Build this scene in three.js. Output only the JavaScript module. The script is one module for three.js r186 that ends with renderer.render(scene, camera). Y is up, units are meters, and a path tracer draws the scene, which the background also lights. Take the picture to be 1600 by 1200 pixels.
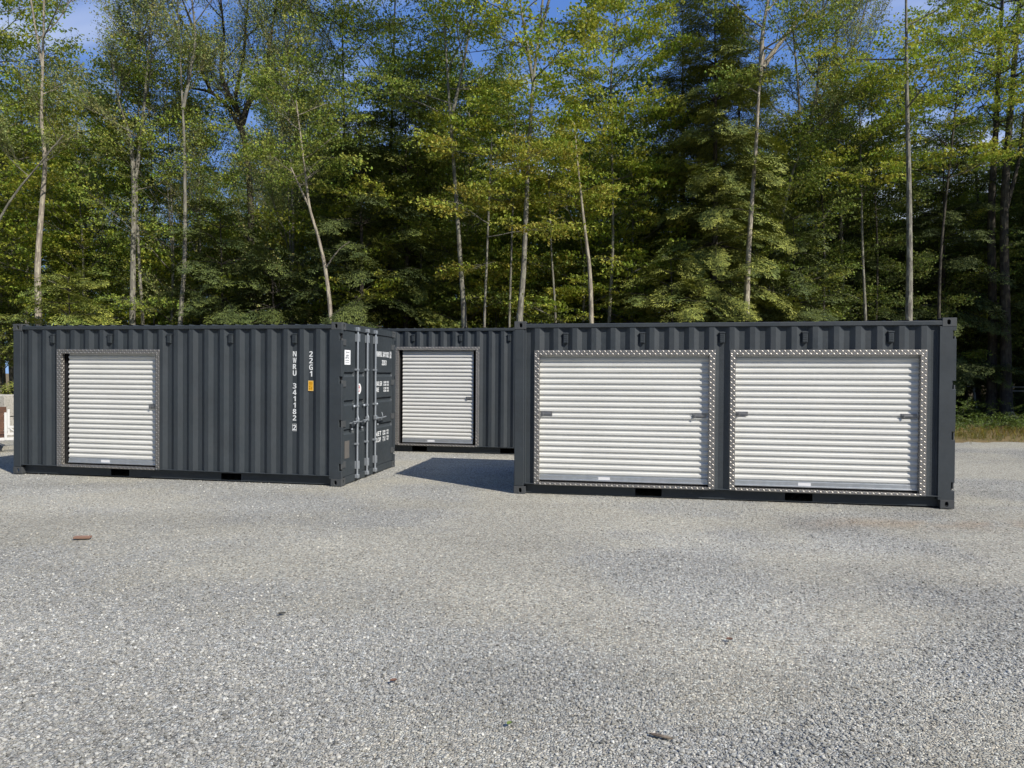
import * as THREE from 'three';
import { mergeGeometries, toCreasedNormals } from 'three/addons/utils/BufferGeometryUtils.js';
import { RoundedBoxGeometry } from 'three/addons/geometries/RoundedBoxGeometry.js';
import { TextGeometry } from 'three/addons/geometries/TextGeometry.js';
import { FontLoader } from 'three/addons/loaders/FontLoader.js';

// ------------------------------------------------------------------ camera, sky, sun, exposure
const scene = new THREE.Scene();
const EYE = new THREE.Vector3(0, 1.7946, 0), FOCAL = 1069.8, PITCH = 0.0142, ROLL = 0.0070;
const camera = new THREE.PerspectiveCamera(2 * Math.atan(600 / FOCAL) * 180 / Math.PI, 4 / 3, 0.1, 2000);
camera.position.copy(EYE);
camera.rotation.set(-PITCH, 0, ROLL);
const renderer = new THREE.WebGLRenderer({ antialias: true });
renderer.toneMapping = THREE.LinearToneMapping;
renderer.toneMappingExposure = 1.2;
renderer.shadowMap.enabled = true;

function rng(seed) {
  let a = seed >>> 0;
  return () => { a = (a + 0x6D2B79F5) | 0; let t = Math.imul(a ^ (a >>> 15), 1 | a); t = (t + Math.imul(t ^ (t >>> 7), 61 | t)) ^ t; return ((t ^ (t >>> 14)) >>> 0) / 4294967296; };
}
const hash = (x, y, s = 0) => { let h = Math.imul(x, 374761393) + Math.imul(y, 668265263) + Math.imul(s, 974634777); h = Math.imul(h ^ (h >>> 13), 1274126177); return ((h ^ (h >>> 16)) >>> 0) / 4294967296; };
function noise(x, y, s = 0, wrap = 0) {
  const xi = Math.floor(x), yi = Math.floor(y), fx = x - xi, fy = y - yi, u = fx * fx * (3 - 2 * fx), v = fy * fy * (3 - 2 * fy);
  const w = wrap ? (k) => ((k % wrap) + wrap) % wrap : (k) => k;
  const a = hash(w(xi), w(yi), s), b = hash(w(xi + 1), w(yi), s), c = hash(w(xi), w(yi + 1), s), d = hash(w(xi + 1), w(yi + 1), s);
  return a + (b - a) * u + (c - a) * v + (a - b - c + d) * u * v;
}
function fbm(x, y, oct, s = 0) { let t = 0, a = 0.5, n = 0; for (let i = 0; i < oct; i++) { t += a * noise(x, y, s + i); n += a; a *= 0.5; x *= 2.03; y *= 2.03; } return t / n; }
const clamp = (x, a = 0, b = 1) => Math.min(b, Math.max(a, x));
const smooth = (a, b, x) => { const t = clamp((x - a) / (b - a)); return t * t * (3 - 2 * t); };
const lerp = (a, b, t) => a + (b - a) * t;

const SUN = new THREE.Vector3(2.13, 2.587, 1.25).normalize();
{
  const W = 2048, H = 1024, data = new Float32Array(W * H * 4);
  for (let j = 0; j < H; j++) {
    const el = ((j + 0.5) / H - 0.5) * Math.PI, sy = Math.sin(el), cy = Math.cos(el), e = Math.max(0, sy);
    for (let i = 0; i < W; i++) {
      const az = ((i + 0.5) / W - 0.5) * 2 * Math.PI, dx = Math.cos(az) * cy, dz = Math.sin(az) * cy;
      const t = Math.pow(1 - e, 3.2), k = (j * W + i) * 4;
      let r = lerp(0.070, 0.27, t), g = lerp(0.18, 0.43, t), b = lerp(0.52, 0.72, t);
      const s = Math.max(0, dx * SUN.x + sy * SUN.y + dz * SUN.z), glow = 0.5 * Math.pow(s, 40) + 0.12 * Math.pow(s, 6);
      r += glow; g += glow * 0.97; b += glow * 0.9;
      if (sy > 0.02) {                                   // thin, torn fair-weather cloud on a plane high above
        const q = 1 / (sy + 0.12), px = dx * q, pz = dz * q;
        const warp = fbm(px * 1.3 + 4, pz * 1.3, 3, 31);
        let c = fbm(px * 2.2 + warp * 1.6 + 9.3, pz * 4.2 + warp, 6, 5) * 0.75 + fbm(px * 0.9 + 43.7, pz * 0.9 + 16.4, 3, 77) * 0.75;
        c = smooth(0.70, 1.12, c) * 0.6 * smooth(0.02, 0.2, sy);
        r = lerp(r, 0.78, c); g = lerp(g, 0.82, c); b = lerp(b, 0.9, c);
      }
      data[k] = r; data[k + 1] = g; data[k + 2] = b; data[k + 3] = 1;
    }
  }
  const sky = new THREE.DataTexture(data, W, H, THREE.RGBAFormat, THREE.FloatType);
  sky.mapping = THREE.EquirectangularReflectionMapping; sky.magFilter = THREE.LinearFilter; sky.needsUpdate = true;
  scene.background = sky; scene.environment = sky;
}
const sun = new THREE.DirectionalLight(new THREE.Color(1, 0.94, 0.85), 5.0);
sun.name = 'sun'; sun.position.copy(SUN).multiplyScalar(80); sun.target.position.set(0, 0, -16);
sun.castShadow = true; sun.shadow.mapSize.set(4096, 4096); sun.shadow.radius = 1;
Object.assign(sun.shadow.camera, { left: -50, right: 50, top: 40, bottom: -40, near: 1, far: 200 });
scene.add(sun, sun.target);

// ------------------------------------------------------------------ helpers
// a place given by where the photograph shows it (1600 x 1200) and its distance z in front of the eye
function at(u, v, z) {
  let a = u - 800, b = v - 600; const c = Math.cos(ROLL), s = Math.sin(ROLL); [a, b] = [c * a + s * b, -s * a + c * b];
  const x = a / FOCAL, y0 = -b / FOCAL, cp = Math.cos(PITCH), sp = Math.sin(PITCH);
  const y = cp * y0 - sp, zz = -sp * y0 - cp, t = z / zz;
  return new THREE.Vector3(x * t, EYE.y + y * t, z);
}
const used = new Map();
function numbered(name) { const n = used.get(name) ?? 0; used.set(name, n + 1); return n ? `${name}_${String(n).padStart(3, '0')}` : name; }
function thing(name, label, category, group) {
  const o = new THREE.Group(); o.name = numbered(name); o.userData = { label, category }; if (group) o.userData.group = group; scene.add(o); return o;
}
function part(name, geo, mat, parent, kind) {
  const m = new THREE.Mesh(geo, mat); m.name = name; m.castShadow = m.receiveShadow = true; if (kind) m.userData.kind = kind; parent.add(m); return m;
}
function setting(name, geo, mat, kind = 'structure', label) {
  const m = part(numbered(name), geo, mat, scene, kind); if (label) m.userData.label = label; return m;
}
const box = (x0, x1, y0, y1, z0, z1) => new THREE.BoxGeometry(x1 - x0, y1 - y0, z1 - z0).translate((x0 + x1) / 2, (y0 + y1) / 2, (z0 + z1) / 2);
const rbox = (x0, x1, y0, y1, z0, z1, r = 0.006) => new RoundedBoxGeometry(x1 - x0, y1 - y0, z1 - z0, 1, r).translate((x0 + x1) / 2, (y0 + y1) / 2, (z0 + z1) / 2);
const cyl = (r, h, x, y, z, seg = 10) => new THREE.CylinderGeometry(r, r, h, seg).translate(x, y, z);
const bare = (g) => { const q = g.index ? g.toNonIndexed() : g; for (const k of Object.keys(q.attributes)) if (!['position', 'normal', 'uv'].includes(k)) q.deleteAttribute(k); return q; };
const merge = (list) => mergeGeometries(list.map(bare));
function flat(pos, uv) {
  const g = new THREE.BufferGeometry(); g.setAttribute('position', new THREE.Float32BufferAttribute(pos, 3));
  g.setAttribute('uv', new THREE.Float32BufferAttribute(uv ?? new Float32Array(pos.length / 3 * 2), 2)); g.computeVertexNormals(); return g;
}
const lin = (r, g, b) => new THREE.Color().setRGB(r, g, b);
function dataTex(size, fn, srgb, repeat = true) {
  const [W, H] = Array.isArray(size) ? size : [size, size], d = new Uint8ClampedArray(W * H * 4);
  for (let j = 0; j < H; j++) for (let i = 0; i < W; i++) { const c = fn(i, j, W, H), k = (j * W + i) * 4; d[k] = c[0]; d[k + 1] = c[1]; d[k + 2] = c[2]; d[k + 3] = c[3] ?? 255; }
  const t = new THREE.DataTexture(new Uint8Array(d.buffer), W, H); if (repeat) t.wrapS = t.wrapT = THREE.RepeatWrapping;
  t.magFilter = THREE.LinearFilter; t.minFilter = THREE.LinearMipmapLinearFilter; t.generateMipmaps = true; if (srgb) t.colorSpace = THREE.SRGBColorSpace; t.needsUpdate = true; return t;
}
const wrapNoise = (i, j, W, n, s) => noise(i / W * n, j / W * n, s, n);

// ------------------------------------------------------------------ ground
const groundY = (x, z) => (fbm(x * 0.35, z * 0.35, 3, 901) - 0.5) * 0.03 * smooth(-10.2, -8.5, z);
const dust = (x, z) => smooth(0.36, 0.62, fbm(x * 0.75 + 3, z * 0.95, 4, 411));          // patches where fine dust lies between the stones
const rust = (x, z) => Math.exp(-Math.pow((z + 8.05 + 0.05 * x + (fbm(x * 0.7, 3, 3, 8) - 0.5) * 0.5) / 0.24, 2)) * smooth(2.9, 4.6, x) * smooth(0.25, 0.5, fbm(x * 3, z * 5, 3, 77));
const lotEdge = (x) => -19.4 + (fbm(x * 0.3, 1, 3, 55) - 0.5) * 3 + (fbm(x * 1.7, 5, 3, 56) - 0.5) * 1.6 + 0.05 * x;
// crushed stone: cells with one tone each, their rounded height in the bump map
const STONE = [], GN = 1536, GM = 3.0;
{
  const cells = 205, px = new Float32Array(cells * cells), py = new Float32Array(cells * cells), r = rng(5);
  for (let k = 0; k < cells * cells; k++) { px[k] = r(); py[k] = r(); }
  const height = new Float32Array(GN * GN), tone = new Uint8Array(GN * GN * 3);
  for (let j = 0; j < GN; j++) for (let i = 0; i < GN; i++) {
    const x = i / GN * cells, y = j / GN * cells, xi = Math.floor(x), yi = Math.floor(y); let d1 = 9, d2 = 9, id = 0;
    for (let b = -1; b <= 1; b++) for (let a = -1; a <= 1; a++) {
      const cx = (xi + a + cells) % cells, cy = (yi + b + cells) % cells, k = cy * cells + cx, ex = xi + a + px[k] - x, ey = yi + b + py[k] - y, e = ex * ex + ey * ey;
      if (e < d1) { d2 = d1; d1 = e; id = k; } else if (e < d2) d2 = e;
    }
    const edge = Math.sqrt(d2) - Math.sqrt(d1), n = hash(id, 7), n2 = hash(id, 11), n3 = hash(id, 17);
    height[j * GN + i] = smooth(0, 0.45, edge) * (0.35 + 0.65 * n2);
    let v = 0.25 + 0.31 * n * n + 0.07 * n3; if (n3 > 0.98) v = 0.66; if (n3 < 0.05) v = 0.13;
    v *= 0.92 + 0.16 * hash(i, j, 3); const w = (hash(id, 23) - 0.5) * 0.10, k = (j * GN + i) * 3;
    if (edge < 0.10) { v = lerp(0.2, v, edge / 0.10); }
    tone[k] = 255 * Math.pow(clamp(v * (1.0 + w)), 1 / 2.2); tone[k + 1] = 255 * Math.pow(clamp(v), 1 / 2.2); tone[k + 2] = 255 * Math.pow(clamp(v * (0.955 - w)), 1 / 2.2);
  }
  STONE.push(dataTex(GN, (i, j) => { const k = (j * GN + i) * 3; return [tone[k], tone[k + 1], tone[k + 2]]; }, true), dataTex(GN, (i, j) => { const h = 255 * height[j * GN + i]; return [h, h, h]; }));
}
const gravelMat = new THREE.MeshStandardMaterial({ map: STONE[0], bumpMap: STONE[1], bumpScale: 0.010, roughness: 0.95, vertexColors: true });
function gravelTone(x, z) {
  const d = dust(x, z), b = 0.76 + 0.44 * fbm(x * 0.55 + 70, z * 1.1, 4, 99), q = 0.55 * rust(x, z);
  const c = [lerp(0.95, 1.06, d) * b, lerp(0.94, 1.015, d) * b, lerp(0.885, 0.88, d) * b];
  return [lerp(c[0], 0.92, q), lerp(c[1], 0.70, q), lerp(c[2], 0.48, q)];
}
{
  const line = (a, b, c, d, fine, coarse) => { const o = []; let t = a; while (t < d) { o.push(t); t += t >= b && t < c ? fine : coarse; } o.push(d); return o; };
  const xs = line(-60, -15, 17, 70, 0.2, 1.5), zs = line(-24, -24, 1, 40, 0.2, 1.5), pos = [], uv = [], col = [], idx = [];
  for (const z of zs) for (const x of xs) {
    const zz = Math.max(z, lotEdge(x)); pos.push(x, groundY(x, zz), zz);
    uv.push(x / GM, -zz / GM); col.push(...gravelTone(x, zz));
  }
  const n = xs.length;
  for (let j = 0; j + 1 < zs.length; j++) for (let i = 0; i + 1 < n; i++) { const a = j * n + i; if (pos[(a + n) * 3 + 2] > pos[a * 3 + 2] || pos[(a + n + 1) * 3 + 2] > pos[(a + 1) * 3 + 2]) idx.push(a, a + n, a + 1, a + 1, a + n, a + n + 1); }
  const g = new THREE.BufferGeometry(); g.setAttribute('position', new THREE.Float32BufferAttribute(pos, 3)); g.setAttribute('uv', new THREE.Float32BufferAttribute(uv, 2)); g.setAttribute('color', new THREE.Float32BufferAttribute(col, 3)); g.setIndex(idx); g.computeVertexNormals();
  setting('gravel_lot', g, gravelMat);
  const litter = dataTex(512, (i, j, W) => { const v = 0.5 * wrapNoise(i, j, W, 128, 4) + 0.5 * wrapNoise(i, j, W, 37, 6), w = wrapNoise(i, j, W, 64, 9); return [60 + 90 * v, 48 + 70 * v + 14 * w, 34 + 40 * v]; }, true);
  const f = new THREE.PlaneGeometry(900, 900, 4, 4).rotateX(-Math.PI / 2).translate(0, -0.03, 0); const a = f.attributes.uv; for (let k = 0; k < a.count; k++) a.setXY(k, a.getX(k) * 450, a.getY(k) * 450);
  setting('forest_floor', f, new THREE.MeshStandardMaterial({ map: litter, bumpMap: litter, bumpScale: 0.02, roughness: 1 }));
}
// loose stones lying on the lot
function stoneGeo(seed) {
  const g = new THREE.IcosahedronGeometry(1, 0), r = rng(seed), p = g.attributes.position, seen = new Map();
  for (let k = 0; k < p.count; k++) { const key = [0, 1, 2].map((c) => p.array[k * 3 + c].toFixed(3)).join(); if (!seen.has(key)) seen.set(key, 0.72 + 0.5 * r()); const s = seen.get(key); p.setXYZ(k, p.getX(k) * s, p.getY(k) * s * 0.62, p.getZ(k) * s * 0.85); }
  g.computeVertexNormals(); return g;
}
const stoneMat = new THREE.MeshStandardMaterial({ color: 0xffffff, roughness: 0.95 });
{
  const r = rng(77), places = [[], [], [], []], m = new THREE.Matrix4(), q = new THREE.Quaternion(), e = new THREE.Euler();
  for (let z = -2.4; z > -17; z -= 0.05) {
    const half = 0.82 * -z + 1.4, dens = 3300 * Math.pow(3 / Math.max(3, -z), 1.45), n = Math.round(dens * 2 * half * 0.05);
    for (let k = 0; k < n; k++) {
      const x = (r() * 2 - 1) * half, zz = z - r() * 0.05; if (r() < dust(x, zz) * 0.7) continue;
      places[Math.floor(r() * 4)].push([x, zz, (0.0038 + 0.0068 * Math.pow(r(), 2.4)) * (1 + 0.25 * (1 - dust(x, zz)))]);
    }
  }
  places.forEach((list, v) => {
    const o = new THREE.InstancedMesh(stoneGeo(200 + v), stoneMat, list.length), c = new THREE.Color(); o.name = numbered('loose_gravel'); o.userData = { kind: 'stuff', label: 'loose crushed grey stone strewn over the gravel lot', category: 'gravel' }; o.castShadow = o.receiveShadow = true;
    list.forEach(([x, z, s], k) => {
      q.setFromEuler(e.set((r() - 0.5) * 0.9, r() * 6.3, (r() - 0.5) * 0.9)); m.compose(new THREE.Vector3(x, groundY(x, z) + s * 0.3, z), q, new THREE.Vector3(s, s, s)); o.setMatrixAt(k, m);
      const t = gravelTone(x, z), n = r(), w = (r() - 0.5) * 0.05; let b = 0.24 + 0.26 * n * n; if (r() < 0.012) b = 0.66; if (r() < 0.06) b = 0.13;
      o.setColorAt(k, c.setRGB(b * t[0] * (1.0 + w), b * t[1], b * t[2] * (0.96 - w)));
    });
    scene.add(o);
  });
}

// ------------------------------------------------------------------ materials of the containers
const paintMap = dataTex(512, (i, j, W) => {
  let v = 0.86 + 0.10 * wrapNoise(i, j, W, 6, 1) + 0.06 * wrapNoise(i, j, W, 40, 2) + 0.04 * hash(i, j, 5); const w = wrapNoise(i, j, W, 12, 8) * 6;
  return [255 * v - w, 255 * v - w * 0.3, 255 * v];
}, true);
{
  const r = rng(31), d = paintMap.image.data;                  // scuffs and scratches down to the primer
  for (let n = 0; n < 26; n++) { let x = r() * 512, y = r() * 512; const a = Math.PI / 2 + (r() - 0.5) * 1.4, L = 4 + r() * 22, b = 1.1 + r() * 0.5; for (let t = 0; t < L; t++) { const k = ((Math.floor(y) & 511) * 512 + (Math.floor(x) & 511)) * 4; for (let c = 0; c < 3; c++) d[k + c] = Math.min(255, d[k + c] * b); x += Math.cos(a); y += Math.sin(a); } }
}
const paintRough = dataTex(256, (i, j, W) => { const v = 110 + 60 * wrapNoise(i, j, W, 7, 3) + 30 * wrapNoise(i, j, W, 50, 4); return [v, v, v]; });
const paintBump = dataTex(256, (i, j, W) => { const v = 160 * wrapNoise(i, j, W, 5, 13) + 90 * wrapNoise(i, j, W, 64, 14); return [v, v, v]; });
const paint = new THREE.MeshStandardMaterial({ color: lin(0.035, 0.043, 0.049), map: paintMap, roughnessMap: paintRough, roughness: 0.95, bumpMap: paintBump, bumpScale: 0.0012, metalness: 0 });
const castingMat = new THREE.MeshStandardMaterial({ color: lin(0.060, 0.064, 0.066), map: paintMap, roughness: 0.7 });
const galv = new THREE.MeshStandardMaterial({ color: lin(0.42, 0.45, 0.48), map: paintMap, roughness: 0.45, metalness: 0.55 });
const rubber = new THREE.MeshStandardMaterial({ color: lin(0.012, 0.012, 0.013), roughness: 0.8 });
const treadMat = new THREE.MeshStandardMaterial({ color: lin(0.33, 0.31, 0.285), map: paintMap, roughness: 0.5, metalness: 0.95 }), treadTop = new THREE.MeshStandardMaterial({ color: lin(0.44, 0.42, 0.39), roughness: 0.46, metalness: 0.95 });
const curtainMap = dataTex(512, (i, j, W) => { const v = 240 + 8 * wrapNoise(i, j, W, 5, 21) + 5 * wrapNoise(i, j, W, 60, 22); return [v, v, v - 3]; }, true);
const curtainMat = new THREE.MeshStandardMaterial({ color: lin(0.66, 0.66, 0.64), map: curtainMap, roughness: 0.6 });
const barMat = new THREE.MeshStandardMaterial({ color: lin(0.60, 0.62, 0.64), roughness: 0.4, metalness: 0.8, map: paintMap });
const markWhite = new THREE.MeshStandardMaterial({ color: lin(0.72, 0.74, 0.74), roughness: 0.6 });
const stickerWhite = new THREE.MeshStandardMaterial({ color: lin(0.75, 0.75, 0.75), roughness: 0.5 });
const woodFloor = new THREE.MeshStandardMaterial({ color: lin(0.12, 0.07, 0.04), roughness: 0.8 });
const font = await new FontLoader().loadAsync('fonts/droid/droid_sans_bold.typeface.json');

// sheet steel pressed into ribs: (across, up) over [a0,a1] x [y0,y1], depth of the rib by `off`; `place` turns (a, y, depth) into xyz
const PITCH_RIB = 0.2795;
function ribs(a0, a1, phase, pitch = PITCH_RIB, inner = 0.036, slope = 0.0685, zi = -0.046, zo = -0.010) {
  const d = (a) => { const t = Math.abs(((a - phase) / pitch + 1000.5) % 1 - 0.5) * pitch; return t < inner ? zi : t < inner + slope ? lerp(zi, zo, (t - inner) / slope) : zo; };
  const xs = new Set([a0, a1]);
  for (let k = Math.floor((a0 - phase) / pitch) - 1; k <= (a1 - phase) / pitch + 1; k++) for (const o of [-inner - slope, -inner, inner, inner + slope]) { const a = phase + k * pitch + o; if (a > a0 + 1e-4 && a < a1 - 1e-4) xs.add(a); }
  return [...xs].sort((p, q) => p - q).map((a) => [a, d(a)]);
}
function sheet(profile, y0, y1, place) {
  const pos = [], uv = []; let run = 0;
  for (let k = 0; k + 1 < profile.length; k++) {
    const [a, p] = profile[k], [b, q] = profile[k + 1], L = Math.hypot(b - a, q - p);
    const A = place(a, y0, p), B = place(b, y0, q), C = place(b, y1, q), D = place(a, y1, p);
    pos.push(...A, ...B, ...C, ...A, ...C, ...D); uv.push(run, y0, run + L, y0, run + L, y1, run, y0, run + L, y1, run, y1); run += L;
  }
  return flat(pos, uv.map((x) => x * 0.5));
}
const metreUV = (g, s = 0.5) => { // uv from the position, by the face's direction
  const q = g.index ? g.toNonIndexed() : g, p = q.attributes.position, n = q.attributes.normal, uv = new Float32Array(p.count * 2);
  for (let k = 0; k < p.count; k++) { const ax = Math.abs(n.getX(k)), ay = Math.abs(n.getY(k)), az = Math.abs(n.getZ(k)); const [a, b] = az >= ax && az >= ay ? [p.getX(k), p.getY(k)] : ax >= ay ? [p.getZ(k), p.getY(k)] : [p.getX(k), p.getZ(k)]; uv[k * 2] = a * s; uv[k * 2 + 1] = b * s; }
  q.setAttribute('uv', new THREE.BufferAttribute(uv, 2)); return q;
};
const mirror = (g, sx, sy, sz) => { const q = (g.index ? g.toNonIndexed() : g.clone()); q.scale(sx, sy, sz); if (sx * sy * sz < 0) { for (const [nm, w] of [['position', 3], ['normal', 3], ['uv', 2]]) { const a = q.attributes[nm]?.array; if (!a) continue; for (let k = 0; k < a.length; k += 3 * w) for (let c = 0; c < w; c++) { const t = a[k + w + c]; a[k + w + c] = a[k + 2 * w + c]; a[k + 2 * w + c] = t; } } } return q; };
function stadium(cx, cy, w, h) { const p = new THREE.Path(), r = w / 2; p.moveTo(cx - r, cy - h / 2 + r); p.absarc(cx, cy - h / 2 + r, r, Math.PI, 2 * Math.PI, false); p.absarc(cx, cy + h / 2 - r, r, 0, Math.PI, false); p.closePath(); return p; }
function platedHole(w, h, hole, depth) { const s = new THREE.Shape(); s.moveTo(0, 0); s.lineTo(w, 0); s.lineTo(w, h); s.lineTo(0, h); s.closePath(); s.holes.push(hole); return new THREE.ExtrudeGeometry(s, { depth, bevelEnabled: true, bevelSize: 0.003, bevelThickness: 0.003, bevelSegments: 1, curveSegments: 6 }); }
// corner casting: a hollow block with an oval hole in each outer face; corner at the origin, body towards +x, +y, -z
const castingGeo = (() => {
  const w = 0.178, h = 0.118, d = 0.162, t = 0.018;
  const front = platedHole(w - 0.006, h - 0.006, stadium(0.095, 0.056, 0.048, 0.074), t).translate(0.003, 0.003, -t - 0.003);
  const side = platedHole(d - 0.03, h - 0.006, stadium(0.068, 0.056, 0.048, 0.074), t).rotateY(-Math.PI / 2).translate(t + 0.003, 0.003, -d + 0.004);
  const base = platedHole(w - 0.03, d - 0.03, stadium(0.085, 0.06, 0.06, 0.1), t).rotateX(-Math.PI / 2).translate(0.022, 0.003, -0.022);
  return merge([front, side, base, box(0.022, w - 0.002, h - 0.02, h - 0.002, -d, -0.022), box(w - 0.02, w - 0.002, 0.02, h - 0.021, -d, -0.022), box(0.022, w - 0.021, 0.022, h - 0.021, -d, -d + 0.016)]);
})();
const LEN = 6.058, WID = 2.438;
// raised lozenges of tread plate, two crossing sets, on a strip [0,L] x [0,W] in its own plane
function lozenges(L, W, place, seed) {
  const pos = [], r = rng(seed), step = 0.038, rows = Math.max(1, Math.round(W / 0.036));
  for (let row = 0; row < rows; row++) for (let k = 0; k * step < L - 0.02; k++) {
    const cx = 0.02 + k * step + (row % 2) * step * 0.0, cy = W * (row + 0.5) / rows, s = (k + row) % 2 ? 1 : -1, a = s * Math.PI / 4 + (r() - 0.5) * 0.06, l = Math.min(0.0205, W * 0.62), w = 0.0088;
    const P = (x, y, z) => place(cx + x * Math.cos(a) - y * Math.sin(a), clamp(cy + x * Math.sin(a) + y * Math.cos(a), 0.002, W - 0.002), z), A = P(-l, 0, 0), B = P(0, -w, 0), C = P(l, 0, 0), D = P(0, w, 0), E = P(-l * 0.4, 0, 0.0038), F = P(l * 0.4, 0, 0.0038);
    pos.push(...A, ...B, ...E, ...B, ...F, ...E, ...B, ...C, ...F, ...C, ...D, ...F, ...D, ...E, ...F, ...D, ...A, ...E);
  }
  return flat(pos);
}
function rollerDoor(root, o, seed) {
  // o: outer edge of the trim x0,x1,y0,y1; clear opening cx0,cx1; curtain kx0,kx1; latches
  const zf = -0.008, th = 0.005, zr = -0.078, tw = { l: o.wl ?? 0.075, r: o.wr ?? 0.085, t: 0.075, b: 0.035 };
  const ix0 = o.x0 + tw.l, ix1 = o.x1 - tw.r, iy0 = o.y0 + tw.b, iy1 = o.y1 - tw.t;
  const strips = [
    [o.x0, o.x1, iy1, o.y1, [o.x1 - o.x0, tw.t, (a, b, z) => [o.x0 + a, iy1 + b, zf + th + z]], box(ix0, ix1, iy1, iy1 + th, zr, zf), [ix1 - ix0, 0.066, (a, b, z) => [ix0 + a, iy1 - z, zr + b]]],
    [o.x0, ix0, o.y0, iy1 - 0.003, [iy1 - o.y0, tw.l, (a, b, z) => [o.x0 + b, o.y0 + a, zf + th + z]], box(ix0 - th, ix0, iy0, iy1 - 0.004, zr, zf), [iy1 - iy0, 0.066, (a, b, z) => [ix0 + z, iy0 + a, zr + b]]],
    [ix1, o.x1, o.y0, iy1 - 0.003, [iy1 - o.y0, tw.r, (a, b, z) => [ix1 + b, o.y0 + a, zf + th + z]], box(ix1, ix1 + th, iy0, iy1 - 0.004, zr, zf), [iy1 - iy0, 0.066, (a, b, z) => [ix1 - z, iy0 + a, zr + b]]],
    [ix0 + 0.002, ix1 - 0.002, o.y0, iy0, [ix1 - ix0, tw.b, (a, b, z) => [ix0 + a, o.y0 + b, zf + 0.014 + z]], box(ix0 + 0.002, ix1 - 0.002, iy0 - th, iy0, zr - 0.02, zf + 0.008), [ix1 - ix0, 0.066, (a, b, z) => [ix0 + a, iy0 + z, zr + b]]],
  ];
  strips.forEach(([a, b, c, d, face, ret, inner], k) => {
    const zz = k === 3 ? 0.009 : 0;
    const t = part('door_trim', metreUV(merge([rbox(a, b, c, d, zf + zz, zf + zz + th, 0.0015), ret]), 2), treadMat, root);
    part('tread_pattern', merge([lozenges(...face, seed + k), lozenges(...inner, seed + k + 9)]), treadTop, t, 'stuff');
  });
  const door = new THREE.Group(); door.name = 'roller_door'; root.add(door);
  // curtain: pressed ribs running across
  const pitch = 0.0845, zb = -0.084, zt = -0.066, yb = iy0 + 0.1, pts = []; const seq = [[0, zb], [0.018, zb], [0.033, zt], [0.061, zt], [0.074, zb]];
  pts.push([yb, zb]); for (let y = yb; y < iy1 + 0.02; y += pitch) for (const [s, z] of seq) pts.push([y + s + 0.001, z]);
  door.userData = {};
  part('curtain', sheet(pts, o.kx0, o.kx1, (y, x, z) => [x, y, z]), curtainMat, door);
  part('bottom_bar', metreUV(merge([rbox(o.kx0, o.kx1, yb - 0.065, yb + 0.008, -0.09, -0.064, 0.004), rbox(o.kx0, o.kx1, yb - 0.068, yb - 0.05, -0.064, -0.052, 0.003)])), barMat, door);
  part('bottom_seal', box(o.kx0 + 0.005, o.kx1 - 0.005, yb - 0.092, yb - 0.069, -0.085, -0.07), rubber, door);
  const lx = lerp(o.kx0, o.kx1, 0.36); part('bar_label', box(lx, lx + 0.17, yb - 0.046, yb - 0.004, -0.0638, -0.0632), stickerWhite, door);
  for (const [lx0, lx1] of o.latches) {
    const ly = o.latchY, g = [rbox(lx0, lx1, ly - 0.032, ly + 0.032, -0.066, -0.062, 0.0015), rbox(lx0 + 0.012, lx1 - 0.02, ly - 0.012, ly + 0.012, -0.062, -0.050, 0.003), rbox(lx0 + 0.03, lx0 + 0.05, ly - 0.03, ly + 0.014, -0.05, -0.036, 0.003)];
    for (const bx of [lx0 + 0.014, lx1 - 0.014]) for (const by of [-0.022, 0.022]) g.push(new THREE.CylinderGeometry(0.006, 0.006, 0.006, 8).rotateX(Math.PI / 2).translate(bx, ly + by, -0.06));
    part('slide_latch', metreUV(merge(g)), new THREE.MeshStandardMaterial({ color: lin(0.3, 0.3, 0.3), roughness: 0.4, metalness: 0.8 }), door);
  }
  // steel frame that carries the trim, and the dark guides beside the curtain
  for (const [a, b] of [[ix0 - 0.012, Math.max(ix0 - 0.011, o.kx0 - 0.06)], [Math.min(ix1 + 0.011, o.kx1 + 0.06), ix1 + 0.012]]) if (b - a > 0.004) part('door_guide', box(a, b, iy0, iy1, -0.15, -0.1), rubber, door);
  return { ix0, ix1, iy0, iy1 };
}
function letters(text, size, mat, parent, place, spacing = 0) {
  const g = new TextGeometry(text, { font, size, depth: 0.0012, curveSegments: 3 }); g.computeBoundingBox(); return g;
}
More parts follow.
